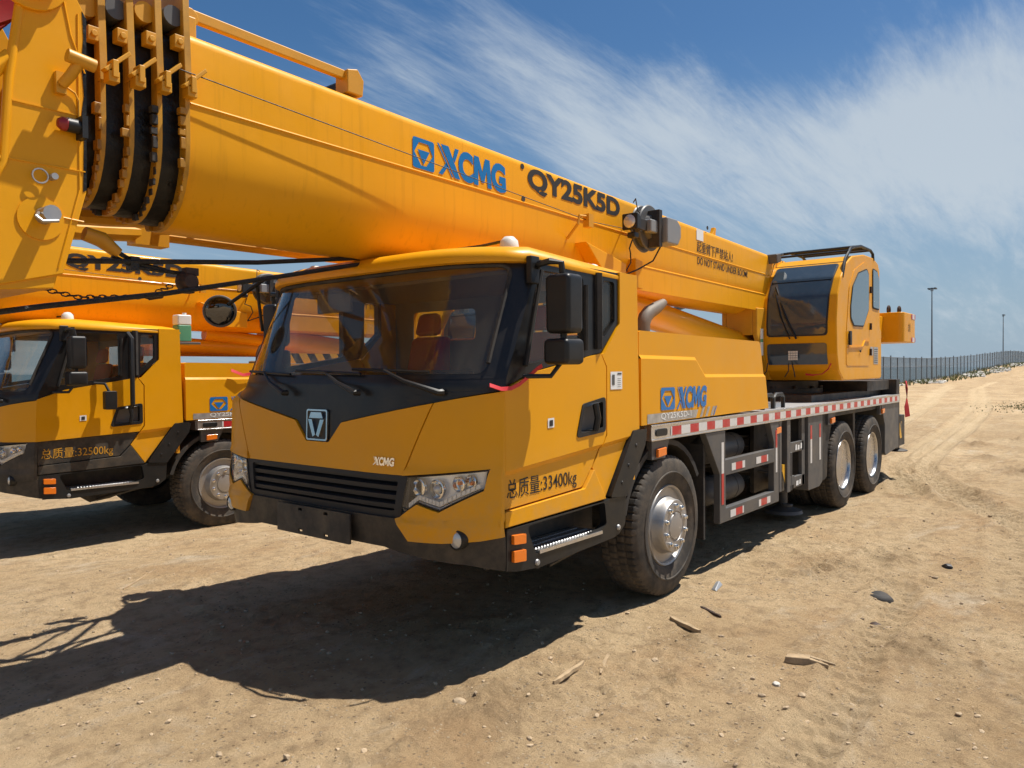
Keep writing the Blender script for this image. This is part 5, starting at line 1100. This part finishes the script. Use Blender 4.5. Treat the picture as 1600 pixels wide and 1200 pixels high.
    # long yellow bar above the boom
    tb_ = MB(); tb_.hexa([(-3.30, -.23, 3.54), (-3.30, -.19, 3.54), (-2.22, -.19, 3.525), (-2.22, -.23, 3.525)], [(-3.30, -.23, 3.60), (-3.30, -.19, 3.60), (-2.22, -.19, 3.58), (-2.22, -.23, 3.58)]); tb_.lathe([(0, -.03), (.05, -.03), (.05, .03), (0, .03)], 1, (-3.27, -.21, 3.55), 14); tb_.box(-3.33, -3.24, -.25, -.17, 3.44, 3.55); tb_.prism([(-2.28, 3.44), (-2.16, 3.44), (-2.15, 3.54), (-2.20, 3.60), (-2.28, 3.58)], 1, -.26, -.14); tb_.build('top_bar', M_yold, boom, bevel=.008)
    tb_ = MB(); tb_.cyl((-2.22, -.14, 3.50), (-2.22, .3, 3.50), .05, 14); tb_.build('rope_roller', M_blk, boom)
    # collars of the telescoped inner sections, greased black between
    xs = [-3.32, -3.45, -3.575, -3.695]
    for i, x in enumerate(xs):
        ins = 0.022*i
        gs = MB(); pts = boom_sec(x, inset=ins+0.028)
        gs.prism(pts, 0, x-0.135, x-.005); gs.build('inner_section', M_grease, boom, angle=40)
        cl_ = MB(); po = boom_sec(x, w=0.315, inset=ins); po = [(y, z+(0.20 if z > 3.2 else 0)) for y, z in po]
        cl_.prism(po, 0, x-.022, x+.004)
        cl_.prism([(-0.335+ins, 3.16-ins), (-0.29+ins, 3.16-ins), (-0.29+ins, 3.70-ins), (-0.31+ins, 3.70-ins)], 0, x-.03, x+.006); cl_.prism([(0.335-ins, 3.16-ins), (0.29-ins, 3.16-ins), (0.29-ins, 3.70-ins), (0.31-ins, 3.70-ins)], 0, x-.03, x+.006)
        co_ = cl_.build('boom_collar', M_collar, boom, bevel=.004)
        for s in (-1, 1):
            pd = MB(); rs = random.Random(i*2+s)
            z = 3.05-.02*i
            while z > 2.88:
                h = .03+.035*rs.random(); w = .008+.014*rs.random(); pd.box(x-.030-.022*rs.random()-.006, x-.020, s*(.306-ins)-w, s*(.306-ins)+w, z-h, z); z -= h+.004+.012*rs.random()
            for t_ in range(14, 80, 9):
                a = R(t_); r1 = .298-ins; cy_, cz = s*r1*math.cos(a), 2.885-(.40-ins)*math.sin(a)**.85; w = .012+.012*rs.random(); pd.box(x-.024-.024*rs.random(), x-.018, cy_-w, cy_+w, cz-.008, cz+.02+.02*rs.random())
            pd.build_each('wear_pad', M_ygrease if (i+s) % 3 else M_rub, co_, bevel=.004)
        bk = MB(); bk.box(x-.075, x-.024, -.325+ins, -.27+ins, 3.335-ins, 3.40-ins); bk.lathe([(0, 0), (.016, 0), (.016, -.014), (0, -.014)], 1, (x-.05, -.325+ins, 3.365-ins), 8); bk.prism([(x-.05, 3.15-ins*.5), (x-.035, 3.14-ins*.5), (x+.075, 3.245-ins*.5), (x+.065, 3.262-ins*.5)], 1, -.36, -.315); bk.box(x-.03, x+.02, -.36, -.30, 3.10-ins*.5, 3.15-ins*.5); bk.box(x-.015, x+.012, -.37, -.30, 3.12-ins*.5, 3.20-ins*.5)
        bk.build_each('cord_bracket', M_yold, co_, bevel=.004)
        ro = MB(); ro.cyl((x-.062, -.29+ins, 3.50-ins), (x-.062, .29-ins, 3.50-ins), .05, 18); ro.build('rope_roller', M_gry if i % 2 == 0 else M_yold, co_)
    # boom head
    hd = MB(); hp = [(-3.835, 3.30), (-3.845, 2.53), (-3.945, 2.165), (-4.185, 2.10), (-4.62, 2.10), (-4.75, 2.35), (-4.24, 2.46), (-4.155, 2.60), (-4.13, 2.95), (-4.08, 3.30), (-4.10, 3.62), (-3.93, 3.48)]
    for s in (-1, 1):
        panel(hd, hp, [], lambda x, z, d, s=s: (x, s*(0.40-d), z), 0.03, 1.0)
    hd.box(-3.87, -3.845, -.37, .37, 2.5, 3.28); hd.box(-4.60, -4.57, -.37, .37, 2.11, 2.5)
    for s in (-1, 1):
        hd.tube([(-4.10, s*.39, 3.6), (-4.085, s*.39, 3.30), (-4.135, s*.39, 2.95), (-4.16, s*.39, 2.60), (-4.24, s*.39, 2.46), (-4.72, s*.39, 2.36)], .020, 8)
        hd.tube([(-4.12, s*.37, 3.05), (-4.65, s*.37, 2.40)], .035, 6); hd.tube([(-4.16, s*.37, 2.60), (-4.70, s*.37, 3.20), (-4.10, s*.37, 3.50)], .035, 6)
    hd.prism([(-3.98, 2.10), (-4.60, 2.04), (-4.60, 2.115), (-3.96, 2.175)], 1, -.39, .39)
    head = hd.build('boom_head', M_yel, boom, bevel=.006)
    w_ = MB()
    for p in ([(-3.84, 2.86), (-4.13, 2.86)], [(-3.85, 2.62), (-4.15, 2.62)], [(-3.95, 3.47), (-3.90, 3.20), (-3.845, 3.05)], [(-3.87, 3.3), (-3.875, 2.54), (-3.965, 2.19)], [(-4.10, 2.42), (-3.86, 2.40)]): w_.tube([(x, -.4015, z) for x, z in p], .004, 5)
    w_.build('weld_bead', M_yel, head)
    w_ = MB(); panel(w_, [(-3.835, 3.29), (-3.846, 2.54), (-3.86, 2.53), (-3.853, 2.75), (-3.862, 2.86), (-3.85, 2.95), (-3.858, 3.10), (-3.848, 3.20), (-3.852, 3.32)], [], lambda x, z, d: (x, -.4025+d, z), .002, 9); w_.build('grease_edge', M_grease, head)
    w_ = MB(); w_.tube([(-3.90, -.3, 3.45), (-3.80, -.31, 3.56), (-3.62, -.30, 3.60), (-3.45, -.29, 3.66)], .012, 7); w_.tube([(-3.90, -.25, 3.47), (-3.78, -.26, 3.60), (-3.6, -.26, 3.66)], .012, 7); w_.build('hydraulic_hose', M_rub, head)
    b = MB(); b.lathe([(0, 0), (.15, 0), (.15, -.02), (.11, -.025), (.11, -.06), (0, -.06)], 1, (-4.06, -.40, 3.40), 26); b.build('sheave_pin', M_yel, head, bevel=.004)
    for y in (-0.26, -.13, 0.0, .13, .26):
        b = MB(); b.lathe([(.05, -.03), (.17, -.015), (.245, -.03), (.25, -.022), (.225, 0), (.25, .022), (.245, .03), (.17, .015), (.05, .03)], 1, (-4.25, y, 3.42), 30, closed=True); b.build('sheave', M_red, head)
    b = MB(); b.box(-3.97, -3.93, -.43, -.40, 2.93, 3.02); b.tube([(-3.945, -.43, 2.97), (-3.93, -.47, 3.0), (-3.905, -.50, 3.055)], .022, 10); b.tube([(-3.955, -.505, 3.07), (-3.845, -.505, 3.055)], .028, 12); b.tube([(-3.93, -.41, 2.97), (-3.89, -.41, 2.95), (-3.875, -.41, 2.92), (-3.875, -.41, 2.82)], .005, 5); b.build('cord_anchor', M_yold, head)
    b = MB(); b.lathe([(0, 0), (.030, 0), (.030, .062), (0, .062)], 0, (-3.935, -.435, 2.80), 16); b.box(-3.885, -3.862, -.47, -.40, 2.75, 2.845); lo2 = b.build('obstruction_light', M_blk, head)
    b = MB(); b.lathe([(0, -.038), (.018, -.034), (.029, -.018), (.029, 0), (0, 0)], 0, (-3.936, -.435, 2.80), 16); b.build('red_lens', M_red, lo2)
    b = MB(); b.lathe([(.0, 0), (.09, 0), (.09, -.006), (0, -.006)], 1, (-4.03, -.40, 2.39), 24); b.build('pin_plate', M_yel, head)
    b = MB(); b.cyl((-4.02, -.39, 2.40), (-4.02, -.50, 2.40), .035, 14); b.tube([(-4.06, -.47, 2.40), (-4.08, -.50, 2.38), (-4.06, -.51, 2.36), (-4.0, -.51, 2.37)], .007, 6); b.cyl((-3.985, -.39, 2.57), (-3.985, -.44, 2.57), .014, 10); b.ring((-4.035, -.42, 2.565), 1, .03, .004, 14, 5); b.build_each('locking_pin', M_rim, head)
    # fixed lattice jib stowed along the far side
    jb = MB(); A = [(-3.42, .62, 2.62), (1.6, .55, 2.72)]; x0, x1 = -2.95, 1.8
    def jp(x, y, z): t_ = (x-x0)/(x1-x0); return (x, y, z+0.02*t_)
    for y, z in ((.48, 2.66), (1.0, 2.64), (.54, 3.02), (.92, 3.02)): jb.tube([jp(x0, y, z), jp(x1, y, z)], .040 if z < 3 else .03, 9)
    nb = 9
    for i in range(nb):
        a = x0+(x1-x0)*i/nb; b_ = x0+(x1-x0)*(i+1)/nb; e_, o_ = (.48, 1.0) if i % 2 else (1.0, .48)
        jb.tube([jp(a, e_, 2.65), jp(b_, o_, 2.65)], .020, 6); jb.tube([jp(a, .48, 2.66), jp(b_, .54, 3.02)] if i % 2 else [jp(a, .54, 3.02), jp(b_, .48, 2.66)], .018, 6); jb.tube([jp(a, 1.0, 2.64), jp(b_, .92, 3.02)] if i % 2 else [jp(a, .92, 3.02), jp(b_, 1.0, 2.64)], .018, 6); jb.tube([jp(a, .54, 3.02), jp(b_, .92, 3.02)], .016, 6)
    for (y, z, y2, z2) in ((.48, 2.66, .44, 2.56), (1.0, 2.64, .58, 2.53)): jb.tube([(x0, y, z), (-3.4, y*.75+y2*.25, z*.5+z2*.5), (-4.1, y2, z2)], .055, 9)
    jb.tube([(-4.1, .48, 2.6), (-4.9, .55, 2.75)], .05, 8); jb.tube([(-4.1, .62, 2.56), (-4.9, 1.1, 2.7)], .05, 8); jb.tube([(-4.1, .48, 2.6), (-4.9, 1.1, 2.7)], .03, 8); jb.tube([(-4.9, .55, 2.75), (-4.9, 1.1, 2.7)], .04, 8); jb.tube([(-4.9, .55, 2.75), (-6.2, .6, 2.8)], .04, 8); jb.tube([(-4.9, 1.1, 2.7), (-6.2, .8, 2.8)], .04, 8); jb.tube([(-4.5, .52, 2.7), (-4.9, 1.1, 2.7), (-5.5, .57, 2.77), (-6.1, .8, 2.8)], .022, 6)
    jb.prism([(-3.02, 2.57), (-2.80, 2.57), (-2.80, 2.75), (-3.02, 2.75)], 1, .42, .54); jb.prism([(-3.02, 2.56), (-2.80, 2.56), (-2.80, 2.72), (-3.02, 2.72)], 1, .94, 1.06)
    jib = jb.build('lattice_jib', M_yold, root)
    b = MB(); b.cyl((-2.91, .41, 2.66), (-2.91, .56, 2.66), .045, 14); b.build('jib_pin', M_dark, jib)
    # hoist ropes tied back over the driver's cab, hook block parts
    for pts, r_ in (([(-3.9, 0.02, 2.62), (-3.15, 0.02, 2.565), (-2.3, 0.02, 2.545), (-1.55, 0.02, 2.555), (-0.8, 0.02, 2.60)], .014),
                    ([(-4.1, -.02, 2.255), (-3.77, -.02, 2.277), (-2.76, -.02, 2.375), (-1.78, -.02, 2.515), (-1.45, -.02, 2.560)], .014),
                    ([(-4.5, -.06, 1.93), (-3.9, -.06, 2.05), (-3.33, -.06, 2.15), (-2.6, -.06, 2.31), (-1.75, -.06, 2.50), (-1.4, -.06, 2.562)], .014)):
        b = MB(); b.tube(pts, r_, 7); b.build('hoist_rope', M_rope, root)
    b = MB(); b.tube([(-1.5, -0.1, 2.560), (-1.45, -.6, 2.566), (-1.6, -.95, 2.545)], .010, 6); b.build('tie_rope', M_rope, root)
    b = MB(); b.tube([(-3.70, .0, 2.42), (-3.62, .0, 2.40), (-3.54, .0, 2.34)], [.035, .04, .028], 10); b.build('rope_socket', M_yold, root)
    b = MB(); b.tube([(-3.55, .0, 2.35), (-3.45, .0, 2.30), (-3.30, .0, 2.28)], .012, 6); b.tube([(-3.57, .0, 2.325), (-3.46, .0, 2.28), (-3.2, .0, 2.27)], .012, 6); b.box(-3.49, -3.45, -.03, .03, 2.26, 2.33); b.build('rope_tail', M_rope, root)
    b = MB(); b.lathe([(0, -.045), (.035, -.045), (.055, -.02), (.058, .02), (.03, .045), (0, .045)], 1, (-3.19, -.02, 2.225), 20); b.box(-3.22, -3.16, -.04, .02, 2.165, 2.20); b.box(-3.21, -3.14, -.05, .0, 2.26, 2.30); b.build('rope_weight', M_rust, root)
    b = MB(); path = [(-4.02, -.02, 2.155), (-3.74, -.02, 2.105), (-3.40, -.02, 2.130), (-3.26, -.02, 2.21)]
    L_ = []
    for a, c_ in zip(path[:-1], path[1:]):
        k = max(2, int((Vector(c_)-Vector(a)).length/0.028))
        L_ += [Vector(a).lerp(Vector(c_), i/k) for i in range(k)]
    for i, p in enumerate(L_):
        q = []
        for t_ in range(8):
            an = 2*math.pi*t_/8; u, w = .020*math.cos(an), .010*math.sin(an)
            q.append((p.x+u, p.y+(w if i % 2 else 0), p.z+(0 if i % 2 else w)))
        b.tube(q, .0038, 5, True)
    b.tube([(-3.40, -.02, 2.13), (-3.33, -.02, 2.145)], .018, 8); b.build('switch_chain', M_rust, root)
    # keep the tree at thing > part > sub-part
    for part in list(root.children):
        for subpart in list(part.children):
            if subpart.children: subpart.parent = root
    return root

crane = make_crane(False)
tag(crane, 'yellow three axle truck crane in front, marked 33400kg on its all yellow door', 'truck crane', 'truck cranes parked side by side')
crane_b = make_crane(True); crane_b.location = (-0.20, 5.89, -0.155); crane_b.rotation_euler = (0, 0, -0.0714)
tag(crane_b, 'yellow truck crane parked behind, with a dark band and 32500kg on its door', 'truck crane', 'truck cranes parked side by side')

# ------------------------------------------------------------------ loose things
def ribbon(name, pts, w, label, cat='ribbon', m=None):
    mb = MB(); P = [Vector(p) for p in pts]; v = []; f = []
    for i, p in enumerate(P):
        t = (P[min(i+1, len(P)-1)]-P[max(i-1, 0)]).normalized(); a = t.cross(Vector((math.sin(i*1.3)*.6, -1, math.cos(i*.9)*.5))).normalized()*w; b = t.cross(a).normalized()*0.002
        v += [p-a-b, p+a-b, p+a+b, p-a+b]
    for i in range(len(P)-1):
        for k in range(4): f.append((i*4+k, i*4+(k+1) % 4, i*4+4+(k+1) % 4, i*4+4+k))
    f += [(0, 1, 2, 3), tuple(len(v)-4+k for k in (3, 2, 1, 0))]
    mb.add(v, f); return tag(mb.build(name, m or M_rib, angle=60), label, cat)
ribbon('ribbon', [(-2.13, -1.25, 1.655), (-2.06, -1.275, 1.632), (-1.98, -1.28, 1.634), (-1.90, -1.275, 1.655), (-1.83, -1.29, 1.70), (-1.76, -1.30, 1.745), (-1.73, -1.31, 1.76)], .012, 'red ribbon tied across the black pillar by the windscreen of the front crane')
ribbon('ribbon', [(4.42, -1.13, 1.79), (4.41, -1.10, 1.72), (4.40, -1.03, 1.66), (4.40, -0.92, 1.645), (4.40, -0.83, 1.655)], .014, "red ribbon hanging from the lower corner of the operator's cab")
ribbon('ribbon', [(7.92, -1.24, 1.52), (7.92, -1.25, 1.40), (7.94, -1.25, 1.27), (7.96, -1.24, 1.12), (7.99, -1.25, 0.95)], .05, 'red cloth strip hanging at the tail of the front crane')
def on_b(p):
    c, s = math.cos(-0.0714), math.sin(-0.0714); return (-0.20+c*p[0]-s*p[1], 5.89+s*p[0]+c*p[1], p[2]-0.155)
ribbon('ribbon', [on_b(p) for p in ((0.10, -1.27, 1.92), (0.25, -1.28, 1.86), (0.40, -1.27, 1.88), (0.55, -1.28, 1.93))], .02, 'red ribbon on the engine cover of the crane behind')
jug = empty('jug', on_b((-0.36, -0.95, 2.28))); jug.location.z = 2.08; jug.scale = (.8, .8, .78); tag(jug, 'white and green plastic jug standing behind the cab roof of the crane behind', 'jug')
MB().prism(rounded([(-.11, -.09), (.11, -.09), (.11, .09), (-.11, .09)], .03), 2, 0.05, .30).build('jug_base', M_green, jug, bevel=.01)
MB().prism(rounded([(-.11, -.09), (.11, -.09), (.11, .09), (-.11, .09)], .03), 2, 0.302, .46).build('jug_body', M_wht, jug, bevel=.02)
MB().lathe([(0, .03), (.03, .03), (.03, 0), (0, 0)], 2, (0.04, 0, .465), 14).build('jug_cap', M_wht, jug)

def gz(x, y): return float(ground_z(x, y))
def stick(a, b, w, h, label, seed, m=None):
    rs = random.Random(seed); mb = MB(); A, B = Vector((*a, gz(*a)+h*.6)), Vector((*b, gz(*b)+h*.6)); d = (B-A).normalized(); n = Vector((-d.y, d.x, 0)).normalized(); pr = []
    v = []; f = []; k = 7
    for i in range(k+1):
        p = A.lerp(B, i/k); ww = w*(0.75+.5*rs.random())*(0.55 if i in (0, k) else 1); off = n*(rs.random()-.5)*w*.6
        for q in (-n*ww+Vector((0, 0, -h)), n*ww+Vector((0, 0, -h)), n*ww*.9+Vector((0, 0, h*(.7+.5*rs.random()))), -n*ww*.9+Vector((0, 0, h*(.7+.5*rs.random())))): v.append(p+off+q)
    for i in range(k):
        for j in range(4): f.append((i*4+j, i*4+(j+1) % 4, i*4+4+(j+1) % 4, i*4+4+j))
    f += [(0, 1, 2, 3), (k*4+3, k*4+2, k*4+1, k*4)]
    mb.add(v, f); return tag(mb.build('wood_stick', m or M_wood, smooth=False), label, 'stick', 'sticks lying on the dirt')
stick((-0.495, -1.485), (-0.702, -1.803), .018, .014, 'split wooden stick on the dirt, the thickest of the sticks', 1)
stick((-0.125, -1.541), (-0.279, -1.766), .010, .008, 'thin dark stick lying between the front wheel and the thickest stick', 2, M_rust)
stick((-1.947, -1.534), (-1.56, -1.473), .012, .010, 'long pale stick beside the shadow edge of the driver cab', 3)
stick((-1.62, -1.625), (-1.369, -1.522), .011, .009, 'shorter pale stick crossing the end of the long one beside the cab shadow', 4)
stick((-2.55, 2.27), (-2.08, 2.72), .008, .006, 'thin straw coloured stick on the sunny dirt between the two cranes', 5)
# split chunk of timber
def chunk():
    mb = MB(); c = Vector((-0.75, -2.50)); d = Vector((0.05, -0.20)).normalized(); n = Vector((-d.y, d.x)); z = gz(c.x, c.y)
    P = lambda u, w, h: (c.x+d.x*u+n.x*w, c.y+d.y*u+n.y*w, z+h)
    mb.hexa([P(-.12, -.05, 0), P(.02, -.055, -.004), (P(.02, .05, -.004)), P(-.12, .04, 0)], [P(-.115, -.04, .035), P(.02, -.045, .045), P(.02, .04, .04), P(-.11, .03, .03)])
    mb.hexa([P(.018, -.05, 0), P(.12, -.048, 0), P(.12, -.02, 0), P(.018, -.005, 0)], [P(.018, -.045, .042), P(.125, -.045, .022), P(.12, -.025, .02), P(.018, -.008, .04)])
    mb.hexa([P(.018, .005, 0), P(.16, .012, 0), P(.16, .03, 0), P(.018, .045, 0)], [P(.018, .006, .038), P(.16, .014, .012), P(.155, .028, .012), P(.018, .04, .036)])
    return mb
tag(chunk().build('wood_chunk', M_wood, bevel=.006), 'flat broken piece of timber with a splintered end on the dirt', 'timber')
cup = MB(); cup.lathe([(.085, 0), (.092, .004), (.086, .02), (.070, .034), (.045, .040), (.0, .036), (.0, .030), (.042, .033), (.064, .027), (.076, .014), (.080, .004)], 2, (0, 0, 0), 28)
co = cup.build('rubber_cap', M_rub); co.location = (0.92, -2.51, gz(.92, -2.51)+.004); co.rotation_euler = (R(4), R(-6), R(20)); tag(co, 'round black rubber cap lying dented on the open dirt beside the wheel rut', 'rubber cap')
ms = co.data
for vtx in ms.vertices:
    x, y, z = vtx.co
    if z > .015: vtx.co.z = z*(0.55+0.55*min(1, abs(x-.02)/.05))
pl = MB(); pl.hexa([(-.11, -.02, 0), (.10, -.035, 0), (.12, .03, 0), (-.08, .03, 0)], [(-.09, -.005, .012), (.08, -.01, .035), (.11, .02, .02), (-.06, .02, .015)]); po = pl.build('plastic_scrap', M_galv, bevel=.005); po.location = (0.42, -1.42, gz(.42, -1.42)+.004); po.rotation_euler = (0, 0, R(15)); tag(po, 'grey plastic scrap on the dirt beside the front wheel', 'scrap')
def rock(x, y, r, m, label, seed):
    rs = random.Random(seed); bm = bmesh.new(); bmesh.ops.create_icosphere(bm, subdivisions=2, radius=1.0); mb = MB()
    nz = [1+.35*mnoise.noise(v.co*1.7+Vector((seed*3.1, 0, 0))) for v in bm.verts]
    mb.add([(v.co.x*r*1.25*k, v.co.y*r*k, v.co.z*r*.65*k) for v, k in zip(bm.verts, nz)], [tuple(v.index for v in f.verts) for f in bm.faces]); bm.free()
    o = mb.build('stone', m, angle=25); o.location = (x, y, gz(x, y)+r*.25); o.rotation_euler = (0, 0, rs.random()*6); return tag(o, label, 'stone', 'larger stones on the dirt')
rock(-1.163, -2.471, .020, M_rubble, 'small pale pebble near the broken timber', 1)
rock(-1.30, -1.80, .020, M_stone, 'brown stone on the dirt between the sticks and the broken timber', 2)
rock(-2.45, -1.30, .030, M_stone, 'sandy stone just outside the cab shadow, the largest there', 3)
rock(2.2, -2.75, .035, M_dark, 'dark stone farther out on the open dirt beyond the rubber cap', 4)
rock(0.30, -2.62, .035, M_rust, 'dark brown clod beside the wheel rut near the rubber cap', 5)
bpy.context.view_layer.update()
